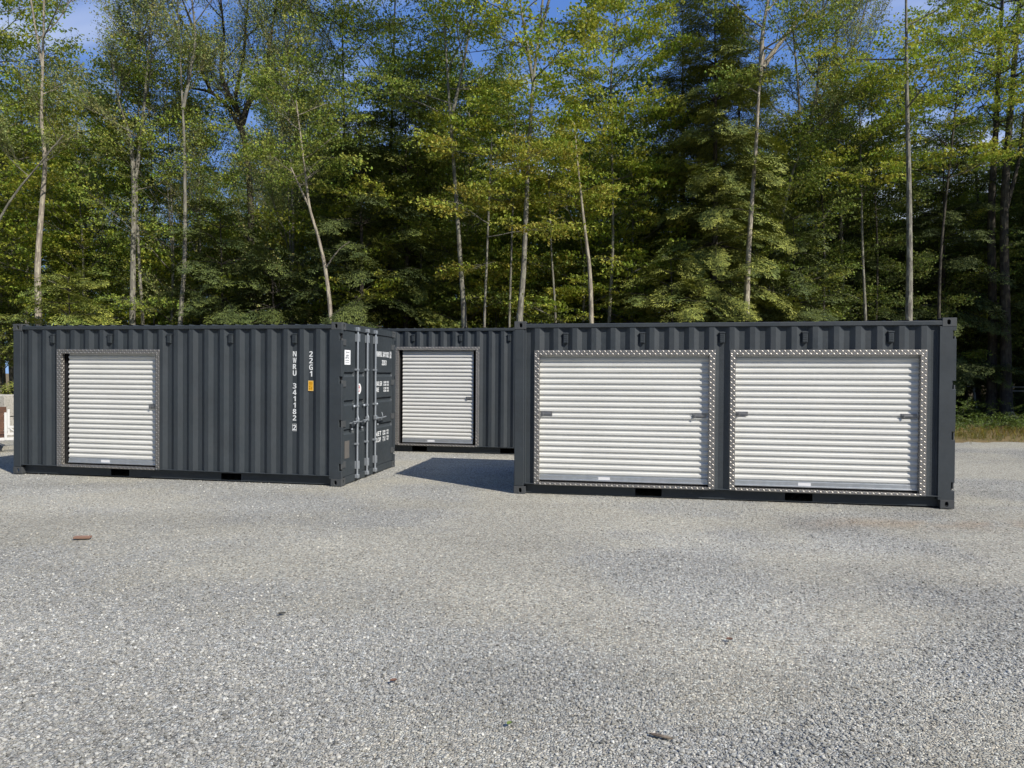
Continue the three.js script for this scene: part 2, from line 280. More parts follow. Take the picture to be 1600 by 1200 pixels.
function cargoDoors(root, H, marked) {
  const xf = LEN - 0.022;
  const bands = [[0.80, 0.89], [1.265, 1.355], [1.73, 1.81]];
  part('door_header', metreUV(rbox(LEN - 0.1, LEN - 0.004, H - 0.112, H - 0.004, -WID + 0.165, -0.165, 0.006)), paint, root);
  part('door_sill', metreUV(rbox(LEN - 0.1, LEN - 0.006, 0.012, 0.128, -WID + 0.165, -0.165, 0.006)), paint, root);
  const leaves = [[-0.062, -1.214], [-1.224, -WID + 0.062]];
  leaves.forEach(([za, zb], n) => {
    const y0 = 0.14, y1 = H - 0.122, ys = [[y0, 0]], m = 0.07;
    for (const [b, t] of bands) { ys.push([b, 0], [b + 0.035, 1], [t - 0.012, 1], [t, 0]); } ys.push([y1, 0]);
    const split = n ? [] : [-0.575, -0.99], zs = [[za, 0], [za - m, 0], [za - m - 0.02, 1]];
    for (const s of split) zs.push([s + 0.06, 1], [s + 0.04, 0], [s - 0.04, 0], [s - 0.06, 1]);
    if (n) zs.splice(0, 3, [za, 0], [za - 0.19, 0], [za - 0.21, 1]);
    if (n || split.at(-1) - 0.06 > zb + m + 0.05) zs.push([zb + m + 0.02, 1], [zb + m, 0]); else zs.push([zb + 0.05, 1], [zb + 0.03, 0]);
    zs.push([zb, 0]);
    const P = (i, j) => [xf - 0.03 * ys[i][1] * zs[j][1], ys[i][0], zs[j][0]], pos = [];
    for (let i = 0; i + 1 < ys.length; i++) for (let j = 0; j + 1 < zs.length; j++) { const A = P(i, j), B = P(i, j + 1), C = P(i + 1, j + 1), D = P(i + 1, j); pos.push(...A, ...B, ...C, ...A, ...C, ...D); }
    const leaf = part('cargo_door', metreUV(merge([flat(pos), box(xf - 0.05, xf - 0.034, y0, y1, zb, za), box(xf - 0.034, xf - 0.0005, y0 - 0.006, y0, zb, za), box(xf - 0.034, xf - 0.0005, y1, y1 + 0.006, zb, za)])), paint, root);
    part('gasket', merge([box(xf - 0.03, xf + 0.004, y0, y1, n ? zb - 0.011 : za + 0.001, n ? zb - 0.001 : za + 0.011)]), rubber, leaf);
    for (const hy of [0.33, 0.98, 1.62, 2.28]) { const zz = n ? zb - 0.03 : za + 0.03; part('hinge', metreUV(merge([rbox(xf - 0.004, xf + 0.014, hy - 0.05, hy + 0.05, Math.min(zz, zz + (n ? 0.16 : -0.16)), Math.max(zz, zz + (n ? 0.16 : -0.16)), 0.004), cyl(0.014, 0.12, xf + 0.008, hy, zz)])), castingMat, leaf); }
    for (const z of n ? [-1.36] : [-0.575, -0.99]) {
      part('lock_rod', metreUV(cyl(0.017, H - 0.17, LEN + 0.022, H / 2, z, 12)), galv, leaf); const g = [];
      for (const y of [0.27, H - 0.215]) g.push(rbox(xf, LEN + 0.045, y - 0.065, y + 0.065, z - 0.05, z + 0.012, 0.005));
      for (const y of [0.085, H - 0.075]) g.push(rbox(LEN - 0.006, LEN + 0.05, y - 0.03, y + 0.03, z - 0.038, z + 0.038, 0.006));
      for (const y of [0.62, 1.25, 1.85]) g.push(rbox(xf, LEN + 0.042, y - 0.016, y + 0.016, z - 0.03, z + 0.03, 0.004));
      for (const b of g) part('rod_bracket', metreUV(b), galv, leaf);
      const dir = n ? -1 : 1, h = [], bar = new THREE.CatmullRomCurve3([new THREE.Vector3(LEN + 0.03, 1.02, z), new THREE.Vector3(LEN + 0.075, 1.0, z + dir * 0.08), new THREE.Vector3(LEN + 0.07, 1.0, z + dir * 0.2), new THREE.Vector3(LEN + 0.06, 1.005, z + dir * (n ? 0.42 : 0.27))]);
      h.push(['handle', new THREE.TubeGeometry(bar, 10, 0.012, 6)], ['handle_hub', rbox(LEN, LEN + 0.05, 0.975, 1.05, z - 0.03, z + 0.03, 0.006)], ['handle_catch', rbox(xf, LEN + 0.07, 0.965, 0.985, z + dir * 0.19 - 0.03, z + dir * 0.19 + 0.03, 0.004)]);
      h.push(['handle_hook', new THREE.TubeGeometry(new THREE.CatmullRomCurve3([new THREE.Vector3(LEN + 0.05, 0.98, z + dir * 0.17), new THREE.Vector3(LEN + 0.1, 1.03, z + dir * 0.15), new THREE.Vector3(LEN + 0.085, 1.1, z + dir * 0.14)]), 6, 0.01, 6)]);
      h.push(['bolt', cyl(0.02, 0.03, xf + 0.02, 0.88, z + dir * 0.17)], ['bolt', new THREE.SphereGeometry(0.024, 8, 6).translate(xf + 0.03, 1.245, z + dir * 0.11)]);
      for (const [nm, g2] of h) part(nm, metreUV(g2), galv, leaf);
    }
    if (!marked) return;
    const text = (t, size, z, y, wide) => { const g = new TextGeometry(t, { font, size, depth: 0.0015, curveSegments: 3 }); g.computeBoundingBox(); const w = g.boundingBox.max.x; g.scale(wide / w, 1, 1).rotateY(Math.PI / 2).translate(xf + 0.001, y, z); part('lettering', bare(g), markWhite, leaf); };
    if (n) {
      text('NWRU', 0.098, -1.50, 2.09, 0.27); text('341182', 0.098, -1.81, 2.09, 0.31); text('2', 0.098, -2.185, 2.09, 0.06); text('22G1', 0.095, -1.77, 1.94, 0.23);
      for (const [a, b, c, d] of [[-2.17, -2.255, 2.078, 2.084], [-2.17, -2.255, 2.194, 2.2], [-2.17, -2.176, 2.078, 2.2], [-2.249, -2.255, 2.078, 2.2]]) part('lettering', box(xf + 0.001, xf + 0.0025, c, d, b, a), markWhite, leaf);
      [['MAX.GR', 1.585], ['TARE', 1.475]].forEach(([t, y], k) => { text(t, 0.082, -1.46, y - 0.02, k ? 0.17 : 0.33); text(k ? '2,180' : '30,480', 0.036, -1.86, y + 0.026, 0.14); text(k ? '4,800' : '67,200', 0.036, -1.86, y - 0.022, 0.14); text('KGS', 0.036, -2.03, y + 0.026, 0.1); text('LBS', 0.036, -2.03, y - 0.022, 0.1); });
      [['NET', 0.68], ['CU.CAP', 0.57]].forEach(([t, y], k) => { text(t, 0.082, -1.46, y - 0.02, k ? 0.28 : 0.3); text(k ? '33.2' : '28,300', 0.036, -1.83, y + 0.026, 0.14); text(k ? '1,172' : '62,400', 0.036, -1.83, y - 0.022, 0.14); text(k ? 'CU.M' : 'KGS', 0.036, -2.03, y + 0.026, 0.1); text(k ? 'CU.FT' : 'LBS', 0.036, -2.03, y - 0.022, 0.1); });
    } else {
      const cv = document.createElement('canvas'); cv.width = 128; cv.height = 144; const c = cv.getContext('2d'); c.fillStyle = '#f2f4f5'; c.fillRect(0, 0, 128, 144); c.fillStyle = '#3a4046'; c.fillRect(40, 18, 66, 7); c.fillRect(38, 14, 8, 22); c.font = 'bold 40px sans-serif';
      c.fillStyle = '#5a6066'; c.fillRect(34, 46, 60, 8); c.fillRect(40, 46, 14, 38); c.fillRect(66, 46, 14, 38); c.fillRect(12, 74, 34, 10); c.fillRect(74, 76, 20, 8); c.fillStyle = '#878c90'; c.fillRect(16, 96, 78, 10); c.fillStyle = '#a9adb0'; c.fillRect(16, 120, 90, 9);
      const tx = new THREE.CanvasTexture(cv); tx.colorSpace = THREE.SRGBColorSpace;
      const pl = new THREE.PlaneGeometry(0.225, 0.235).rotateY(Math.PI / 2).translate(xf + 0.0018, 2.045, -0.265); part('sticker', pl, new THREE.MeshStandardMaterial({ map: tx, roughness: 0.5 }), leaf);
      const ov = document.createElement('canvas'); ov.width = ov.height = 128; const e = ov.getContext('2d'); e.fillStyle = '#eef0f0'; e.fillRect(0, 0, 128, 128); e.strokeStyle = '#a83a34'; e.lineWidth = 12; e.beginPath(); e.ellipse(64, 62, 26, 34, 0, 0, 6.3); e.stroke(); e.fillStyle = '#b8504a'; e.fillRect(52, 44, 26, 14);
      const ot = new THREE.CanvasTexture(ov); ot.colorSpace = THREE.SRGBColorSpace; part('sticker', new THREE.CircleGeometry(0.09, 24).rotateY(Math.PI / 2).translate(xf + 0.0018, 1.53, -0.735), new THREE.MeshStandardMaterial({ map: ot, roughness: 0.5 }), leaf);
      part('data_plate', metreUV(rbox(xf + 0.001, xf + 0.005, 0.42, 0.70, -0.345, -0.165, 0.001)), new THREE.MeshStandardMaterial({ color: lin(0.17, 0.155, 0.14), roughness: 0.5, metalness: 0.3, map: paintMap }), leaf);
    }
  });
}
function container({ label, pos, yaw, tilt, H, doors, pockets, marked, seed }) {
  const root = thing('shipping_container', label, 'container', 'converted storage containers'); root.position.copy(pos); root.rotation.set(0, yaw, tilt, 'YXZ');
  const R = rng(seed), phase = 0.765, yTop = H - 0.095, yBot = 0.172;
  // corner blocks and posts
  for (const sx of [1, -1]) for (const sz of [1, -1]) for (const sy of [1, -1]) part('corner_casting', metreUV(mirror(castingGeo, sx, sy, sz).translate(sx > 0 ? 0 : LEN, sy > 0 ? 0 : H, sz > 0 ? 0 : -WID)), castingMat, root);
  for (const sz of [1, -1]) {
    const zc = sz > 0 ? 0 : -WID + 0.092;
    part('corner_post', metreUV(merge([rbox(0.004, 0.15, 0.12, H - 0.12, zc - 0.096, zc - 0.003, 0.01), rbox(0.148, 0.178, 0.14, H - 0.12, zc - 0.05, zc - 0.012, 0.006)])), paint, root);
    const s = new THREE.Shape(), x0 = LEN - 0.205, x1 = LEN - 0.004; s.moveTo(x0, 0.12); s.lineTo(x1, 0.12);   // the door-end post is notched for the hinges
    for (const ny of [0.24, 0.93, 1.62, H - 0.29]) { s.lineTo(x1, ny); s.lineTo(x1 - 0.045, ny); s.lineTo(x1 - 0.045, ny + 0.12); s.lineTo(x1, ny + 0.12); }
    s.lineTo(x1, H - 0.12); s.lineTo(x0, H - 0.12); s.closePath();
    part('corner_post', metreUV(new THREE.ExtrudeGeometry(s, { depth: 0.05, bevelEnabled: true, bevelSize: 0.004, bevelThickness: 0.004, bevelSegments: 1 }).translate(0, 0, sz > 0 ? -0.057 : -WID + 0.007)), paint, root);
    part('hinge_post', metreUV(box(LEN - 0.075, LEN - 0.012, 0.122, H - 0.122, sz > 0 ? -0.1 : -WID + 0.062, sz > 0 ? -0.062 : -WID + 0.1)), paint, root);
  }
  for (const z of [0, -WID + 0.062]) {
    part('top_rail', metreUV(rbox(0.17, LEN - 0.17, H - 0.1, H - 0.038, z - 0.06, z - 0.002, 0.008)), paint, root);
    const s = new THREE.Shape(); s.moveTo(0.17, 0.014); s.lineTo(LEN - 0.17, 0.014); s.lineTo(LEN - 0.17, 0.158); s.lineTo(0.17, 0.158); s.closePath();
    if (z === 0) for (const [a, b] of pockets) { const h = new THREE.Path(); h.moveTo(a, 0.022); h.lineTo(b, 0.022); h.lineTo(b, 0.132); h.lineTo(a, 0.132); h.closePath(); s.holes.push(h); }
    const rail = part('bottom_rail', metreUV(new THREE.ExtrudeGeometry(s, { depth: 0.008, bevelEnabled: false }).translate(0, 0, z === 0 ? -0.085 : -WID + 0.075)), paint, root);
    part('rail_flange', metreUV(rbox(0.165, LEN - 0.165, 0.159, 0.169, z === 0 ? -0.095 : -WID + 0.002, z === 0 ? 0.001 : -WID + 0.095, 0.003)), paint, rail);
  }
  part('floor', box(0.06, LEN - 0.06, 0.135, 0.156, -WID + 0.08, -0.08), woodFloor, root);
  // roof with its shallow cross ribs
  part('roof', sheet(ribs(0.05, LEN - 0.05, 0.3, 0.209, 0.05, 0.015, H - 0.046, H - 0.022), -WID + 0.02, -0.02, (a, b, d) => [a, d, b]), paint, root);
  // front side, cut out round the roller doors
  const front = (a, b, y0, y1) => part('side_panel', sheet(ribs(a, b, phase), y0, y1, (x, y, d) => [x, y, d]), paint, root);
  let x = 0.17, dd = [];
  doors.forEach((o, k) => { const f = rollerDoor(root, o, seed + k * 40); dd.push(f); front(x, o.x0 + 0.02, yBot - 0.004, yTop); front(o.x0 + 0.02, o.x1 - 0.02, o.y1 - 0.02, yTop); x = o.x1 - 0.02; });
  front(x, LEN - 0.17, yBot - 0.004, yTop);
  part('back_panel', sheet(ribs(0.17, LEN - 0.17, phase), yBot - 0.004, yTop, (a, y, d) => [a, y, -WID - d]), paint, root);
  part('end_panel', sheet(ribs(-WID + 0.09, -0.09, -WID / 2, 0.25), 0.12, H - 0.11, (a, y, d) => [-d, y, a]), paint, root);
  part('end_rail', metreUV(merge([rbox(0.006, 0.06, H - 0.112, H - 0.01, -WID + 0.165, -0.165), rbox(0.006, 0.06, 0.014, 0.14, -WID + 0.165, -0.165)])), paint, root, 'stuff');
  for (let k = 0; k < 5; k++) {                             // ventilator boxes in the hollows near the roof
    const vx = phase + k * 4 * PITCH_RIB, vy = H - 0.255, g = [rbox(vx - 0.03, vx + 0.04, vy - 0.075, vy + 0.075, -0.045, -0.008, 0.006), rbox(vx - 0.036, vx + 0.046, vy + 0.062, vy + 0.078, -0.045, -0.001, 0.003)];
    for (let s = 0; s < 4; s++) g.push(box(vx - 0.022, vx + 0.032, vy - 0.06 + s * 0.03, vy - 0.048 + s * 0.03, -0.008, -0.004));
    part('ventilator', metreUV(merge(g)), paint, root);
  }
  cargoDoors(root, H, marked);
  return root;
}
const right = container({ label: 'dark grey shipping container with two wide white roller doors side by side', pos: new THREE.Vector3(0.0359, -0.0035, -10.2692), yaw: -0.1682, tilt: 0.0024, H: 2.591, seed: 11,
  pockets: [[1.80, 2.18], [3.89, 4.26]], doors: [
    { x0: 0.304, x1: 2.915, y0: 0.152, y1: 2.160, kx0: 0.36, kx1: 2.86, latches: [[0.395, 0.57], [2.60, 2.80]], latchY: 1.21 },
    { x0: 3.118, x1: 5.702, y0: 0.155, y1: 2.160, kx0: 3.17, kx1: 5.65, latches: [[3.21, 3.375], [5.39, 5.60]], latchY: 1.25 }] });
const lp = new THREE.Vector3(-LEN, 0, 0).applyEuler(new THREE.Euler(0, -0.1804, -0.0015, 'YXZ')).add(new THREE.Vector3(-2.6803, 0.0035, -10.7612));
const left = container({ label: 'dark grey shipping container with one narrow roller door and cargo doors facing the gap', pos: lp, yaw: -0.1804, tilt: -0.0015, H: 2.591, seed: 12, marked: true,
  pockets: [[1.865, 2.215], [3.925, 4.285]], doors: [{ x0: 0.869, x1: 2.842, y0: 0.153, y1: 2.160, kx0: 1.05, kx1: 2.81, wl: 0.095, wr: 0.075, latches: [[2.60, 2.75]], latchY: 1.2 }] });
const bp = new THREE.Vector3(-4.208, 0, 0).applyEuler(new THREE.Euler(0, -0.182, 0)).add(new THREE.Vector3(0.01, 0, -15.2));
const rear = container({ label: 'taller dark grey shipping container standing behind the gap between the other two', pos: bp, yaw: -0.182, tilt: 0, H: 2.86, seed: 13,
  pockets: [[1.865, 2.215], [3.925, 4.285]], doors: [{ x0: 1.476, x1: 3.452, y0: 0.153, y1: 2.408, kx0: 1.63, kx1: 3.3, latches: [[3.13, 3.28]], latchY: 1.25 }] });
{ // number and size code painted down the left container's side, one sign below the other, in the hollows of the ribs
  const z = -0.0445, col = (text, x, y0, step, h, w) => [...text].forEach((ch, k) => { if (ch === ' ') return; const g = new TextGeometry(ch, { font, size: h, depth: 0.0012, curveSegments: 3 }); g.computeBoundingBox(); const b = g.boundingBox, cw = b.max.x - b.min.x, s = ch === '1' ? 1 : Math.min(1.4, w / cw); g.translate(-(b.min.x + b.max.x) / 2, 0, 0).scale(s, 1, 1).translate(x, y0 - k * step - h, z); part('lettering', bare(g), markWhite, left); });
  const xa = 0.765 + 16 * PITCH_RIB, xb = xa + PITCH_RIB;
  col('NWRU 341182', xa, 2.135, 0.1025, 0.084, 0.062); col('2', xa, 0.955, 0.1, 0.084, 0.058); col('22G1', xb, 2.135, 0.105, 0.088, 0.062);
  for (const [a, b, c, d] of [[-0.036, 0.036, 0.858, 0.863], [-0.036, 0.036, 0.966, 0.971], [-0.036, -0.031, 0.858, 0.971], [0.031, 0.036, 0.858, 0.971]]) part('lettering', box(xa + a, xa + b, c, d, z, z + 0.0012), markWhite, left);
  const cv = document.createElement('canvas'); cv.width = 96; cv.height = 160; const c = cv.getContext('2d'); c.fillStyle = '#d9a01c'; c.fillRect(0, 0, 96, 160); c.strokeStyle = '#e9c67c'; c.lineWidth = 8; c.strokeRect(4, 4, 88, 152); c.fillStyle = '#8a5f0c'; c.fillRect(14, 46, 64, 9); c.fillRect(14, 24, 50, 6); c.fillRect(14, 92, 24, 7); c.fillRect(28, 76, 7, 24); c.fillRect(14, 116, 26, 8); c.fillRect(56, 100, 9, 38); c.fillRect(14, 130, 28, 6);
  const t = new THREE.CanvasTexture(cv); t.colorSpace = THREE.SRGBColorSpace;
  part('height_sticker', new THREE.PlaneGeometry(0.088, 0.162).translate(xb + 0.004, 1.585, -0.0335), new THREE.MeshStandardMaterial({ map: t, roughness: 0.5 }), left);
}

// ------------------------------------------------------------------ the wood behind
const barkMap = dataTex([256, 512], (i, j) => {
  const a = noise(i / 256 * 40, j / 512 * 10, 61, 40) , b = noise(i / 256 * 12, j / 512 * 6, 62, 12), c = noise(i / 256 * 9, j / 512 * 18, 63, 18), l = smooth(0.62, 0.75, c);
  const v = 120 + 70 * a + 50 * b; return [v + l * 40, v + l * 44, v * 0.97 + l * 36];
}, true);
const barks = {
  pale: new THREE.MeshStandardMaterial({ color: lin(0.52, 0.45, 0.38), map: barkMap, bumpMap: barkMap, bumpScale: 0.02, roughness: 0.95 }),
  grey: new THREE.MeshStandardMaterial({ color: lin(0.34, 0.315, 0.275), map: barkMap, bumpMap: barkMap, bumpScale: 0.025, roughness: 0.95 }),
  dark: new THREE.MeshStandardMaterial({ color: lin(0.10, 0.085, 0.07), map: barkMap, bumpMap: barkMap, bumpScale: 0.03, roughness: 0.95 }),
};
const leafMat = (c, rough = 0.55) => new THREE.MeshPhysicalMaterial({ color: c, vertexColors: true, roughness: 0.75, transmission: 0.5, thickness: 0, side: THREE.DoubleSide, specularIntensity: 0.35 });
const leaves = leafMat(lin(1, 1, 1)), needles = new THREE.MeshStandardMaterial({ color: 0xffffff, vertexColors: true, roughness: 0.8, side: THREE.DoubleSide });
// one twig with its leaves, along +x in a level plane, about one metre long; colours are relative
function twigGeo(seed, n, size, spreadX, spreadZ, droop, flatness, stems = true) {
  const r = rng(seed), pos = [], col = [], nor = [];
  const tri = (a, b, c, n, k) => { pos.push(...a, ...b, ...c); for (let q = 0; q < 3; q++) { nor.push(...n); col.push(...k); } };
  const stem = (a, b, w) => { const d = new THREE.Vector3().subVectors(b, a).normalize(), s = new THREE.Vector3(-d.z, 0, d.x).multiplyScalar(w), u = new THREE.Vector3(0, w, 0), k = [0.55, 0.5, 0.42]; for (const v of [s, u]) { const A = a.clone().sub(v), B = a.clone().add(v); tri(A.toArray(), B.toArray(), b.toArray(), [0, 1, 0], k); } };
  const line = (t) => new THREE.Vector3(t * spreadX, -droop * t * t, 0);
  if (stems) stem(line(0), line(1), 0.006);
  const anchors = [];
  for (let k = 0; k < 7; k++) { const t = 0.15 + 0.85 * k / 6, s = k % 2 ? 1 : -1, l = spreadZ * (0.45 + 0.55 * Math.sin(Math.PI * (0.2 + 0.7 * t))), p = line(t), e = new THREE.Vector3(p.x + l * 0.55, p.y - droop * 0.3 - 0.04 + 0.05 * r(), s * l * 0.8); if (stems) stem(p, e, 0.0045); anchors.push([p, e]); }
  for (let k = 0; k < n; k++) {
    const [p, e] = anchors[Math.floor(r() * anchors.length)], c = p.clone().lerp(e, 0.2 + 0.9 * r()); c.x += (r() - 0.5) * 0.14; c.y += (r() - 0.5) * 0.12; c.z += (r() - 0.5) * 0.14;
    const s = size * (0.65 + 0.6 * r()), yaw = r() * 6.283, tx = (r() - 0.5) * flatness, tz = (r() - 0.5) * flatness, q = new THREE.Quaternion().setFromEuler(new THREE.Euler(tx, yaw, tz));
    const V = (x, y, z) => new THREE.Vector3(x * s, y * s, z * s).applyQuaternion(q).add(c).toArray(), N = new THREE.Vector3(0, 1, 0).applyQuaternion(q), v = 0.7 + 0.6 * r(), w = r(), kk = [v * (0.9 + 0.35 * w), v, v * (0.85 + 0.2 * r())];
    const A = V(-0.5, 0, 0), B = V(0, 0.1, 0.42), C = V(0.6, -0.06, 0), D = V(0, 0.1, -0.42), M = V(-0.02, -0.02, 0);
    const n1 = N.clone().add(new THREE.Vector3(0, 0, -0.3).applyQuaternion(q)).normalize().toArray(), n2 = N.clone().add(new THREE.Vector3(0, 0, 0.3).applyQuaternion(q)).normalize().toArray();
    tri(A, B, C, n1, kk); tri(A, C, D, n2, kk);
  }
  const g = new THREE.BufferGeometry(); g.setAttribute('position', new THREE.Float32BufferAttribute(pos, 3)); g.setAttribute('normal', new THREE.Float32BufferAttribute(nor, 3)); g.setAttribute('color', new THREE.Float32BufferAttribute(col, 3)); return g;
}
// a flat, feathered conifer spray with paler tips
function featherGeo(seed) {
  const r = rng(seed), pos = [], col = [], nor = [];
  const quad = (c, d, l, w, k0, k1) => { const s = new THREE.Vector3(-d.z, (r() - 0.5) * 0.5, d.x).normalize().multiplyScalar(w), e = c.clone().addScaledVector(d, l), m = c.clone().addScaledVector(d, l * 0.55), a = m.clone().add(s), b = m.clone().sub(s), n = new THREE.Vector3().crossVectors(s, d).normalize(); if (n.y < 0) n.negate(); for (const [p, q, t, kk] of [[c, a, b, [k0, k0, k1]], [a, e, b, [k0, k1, k1]]]) { pos.push(...p.toArray(), ...q.toArray(), ...t.toArray()); for (let i = 0; i < 3; i++) { nor.push(n.x, n.y, n.z); col.push(...kk[i]); } } };
  const green = () => { const v = 0.5 + 0.75 * r(); return [0.95 * v, v, 0.8 * v]; }, tip = () => { const v = 0.8 + 1.0 * r(); return [1.15 * v, 1.1 * v, 0.75 * v]; };
  const arms = [];
  for (let k = 0; k < 13; k++) { const t = k / 12, s = k % 2 ? 1 : -1, p = new THREE.Vector3(t, -0.22 * t * t, 0), l = 0.42 * Math.sin(Math.PI * (0.28 + 0.62 * t)) + 0.06; arms.push([p, new THREE.Vector3(0.62 + 0.3 * (r() - 0.5), 0.12 - 0.6 * r(), s * 0.85).normalize(), l]); }
  arms.push([new THREE.Vector3(0.9, -0.18, 0), new THREE.Vector3(1, -0.4, 0).normalize(), 0.22]);
  for (const [p, d, l] of arms) {
    const m = 5;
    for (let k = 0; k < m; k++) { const c = p.clone().addScaledVector(d, l * k / m); for (const s of [1, -1]) { const dd = d.clone().applyAxisAngle(new THREE.Vector3(0, 1, 0), s * (0.5 + 0.5 * r())); dd.y += (r() - 0.62) * 0.7; if (r() < 0.66) quad(c, dd.normalize(), 0.10 + 0.09 * r(), 0.015 + 0.011 * r(), green(), k > 2 ? tip() : green()); } }
    quad(p.clone().addScaledVector(d, l * 0.85), d, 0.10, 0.011, green(), tip());
  }
  const g = new THREE.BufferGeometry(); g.setAttribute('position', new THREE.Float32BufferAttribute(pos, 3)); g.setAttribute('normal', new THREE.Float32BufferAttribute(nor, 3)); g.setAttribute('color', new THREE.Float32BufferAttribute(col, 3)); return g;
}
const TWIGS = {
  maple: [1, 2, 3].map((k) => twigGeo(300 + k, 44, 0.097, 0.85, 0.5, 0.14, 2.0)),
  beech: [1, 2, 3].map((k) => twigGeo(320 + k, 46, 0.080, 0.9, 0.5, 0.22, 2.5)),
  bud: [1, 2, 3].map((k) => twigGeo(340 + k, 30, 0.062, 1.0, 0.55, -0.15, 3)),
  hemlock: [1, 2, 3].map((k) => featherGeo(360 + k)),
};
const TONES = {
  maple: [[0.34, 0.44, 0.055], [0.40, 0.47, 0.06], [0.27, 0.38, 0.05], [0.43, 0.46, 0.07]],
  yellow: [[0.40, 0.44, 0.065], [0.35, 0.43, 0.06], [0.44, 0.43, 0.075]],
  beech: [[0.25, 0.34, 0.055], [0.29, 0.38, 0.06], [0.20, 0.29, 0.05], [0.33, 0.39, 0.075]],
  dark: [[0.15, 0.22, 0.045], [0.18, 0.25, 0.05], [0.21, 0.27, 0.06]],
  bud: [[0.31, 0.38, 0.13], [0.27, 0.36, 0.11], [0.36, 0.38, 0.14]],
  hemlock: [[0.068, 0.09, 0.022], [0.09, 0.112, 0.026], [0.048, 0.07, 0.02]],
  olive: [[0.19, 0.21, 0.045], [0.23, 0.24, 0.05], [0.13, 0.165, 0.04]],
};
class Wood {
  constructor() { this.p = []; this.n = []; this.uv = []; this.i = []; }
  tube(pts, rad, sides) {
    const up = new THREE.Vector3(0, 0, 1), base = this.p.length / 3; let run = 0;
    for (let k = 0; k < pts.length; k++) {
      const d = new THREE.Vector3().subVectors(pts[Math.min(k + 1, pts.length - 1)], pts[Math.max(k - 1, 0)]).normalize(), a = new THREE.Vector3().crossVectors(d, Math.abs(d.z) > 0.9 ? new THREE.Vector3(1, 0, 0) : up).normalize(), b = new THREE.Vector3().crossVectors(d, a);
      if (k) run += pts[k].distanceTo(pts[k - 1]);
      for (let s = 0; s <= sides; s++) { const t = s / sides * 2 * Math.PI, c = Math.cos(t), q = Math.sin(t), nx = a.x * c + b.x * q, ny = a.y * c + b.y * q, nz = a.z * c + b.z * q; this.p.push(pts[k].x + nx * rad[k], pts[k].y + ny * rad[k], pts[k].z + nz * rad[k]); this.n.push(nx, ny, nz); this.uv.push(s / sides, run / 2.2); }
    }
    for (let k = 0; k + 1 < pts.length; k++) for (let s = 0; s < sides; s++) { const a = base + k * (sides + 1) + s, b = a + sides + 1; this.i.push(a, a + 1, b, a + 1, b + 1, b); }
  }
  geo() { const g = new THREE.BufferGeometry(); g.setAttribute('position', new THREE.Float32BufferAttribute(this.p, 3)); g.setAttribute('normal', new THREE.Float32BufferAttribute(this.n, 3)); g.setAttribute('uv', new THREE.Float32BufferAttribute(this.uv, 2)); g.setIndex(this.i); return g; }
}
const Y = new THREE.Vector3(0, 1, 0);
function bend(p0, dir, len, n, wob, lift, r) {
  const pts = [p0.clone()], d = dir.clone().normalize(), s = len / n;
  for (let k = 0; k < n; k++) { d.x += (r() - 0.5) * wob; d.y += (r() - 0.5) * wob + lift; d.z += (r() - 0.5) * wob; d.normalize(); pts.push(pts[k].clone().addScaledVector(d, s)); }
  return pts;
}
const along = (pts, t) => { const f = clamp(t) * (pts.length - 1), k = Math.min(Math.floor(f), pts.length - 2); return pts[k].clone().lerp(pts[k + 1], f - k); };
const headed = (pts, t) => { const k = Math.min(Math.floor(clamp(t) * (pts.length - 1)), pts.length - 2); return new THREE.Vector3().subVectors(pts[k + 1], pts[k]).normalize(); };
// stems: [{pts (world), r0, r1}], the first is the trunk; the rest are its forks
const KIND = {
  maple: { twig: 'maple', tone: 'maple', limbs: 26, subs: 6, per: 4, lift: 0.03, rise: 0.45, wob: 0.25, bark: 'grey' },
  yellow: { twig: 'maple', tone: 'yellow', limbs: 18, subs: 6, per: 4, lift: 0.0, rise: 0.15, wob: 0.2, bark: 'grey' },
  beech: { twig: 'beech', tone: 'beech', limbs: 28, subs: 6, per: 4, lift: 0.04, rise: 0.5, wob: 0.3, bark: 'grey' },
  dark: { twig: 'beech', tone: 'dark', limbs: 26, subs: 6, per: 4, lift: 0.03, rise: 0.4, wob: 0.3, bark: 'dark' },
  bud: { twig: 'bud', tone: 'bud', limbs: 22, subs: 7, per: 4, lift: 0.09, rise: 0.9, wob: 0.35, bark: 'grey' },
  hemlock: { twig: 'hemlock', tone: 'hemlock', limbs: 70, subs: 0, per: 0, lift: -0.05, rise: 0.12, wob: 0.12, bark: 'dark' },
  olive: { twig: 'hemlock', tone: 'olive', limbs: 78, subs: 0, per: 0, lift: -0.05, rise: 0.12, wob: 0.12, bark: 'dark' },
};
let nSprays = 0;
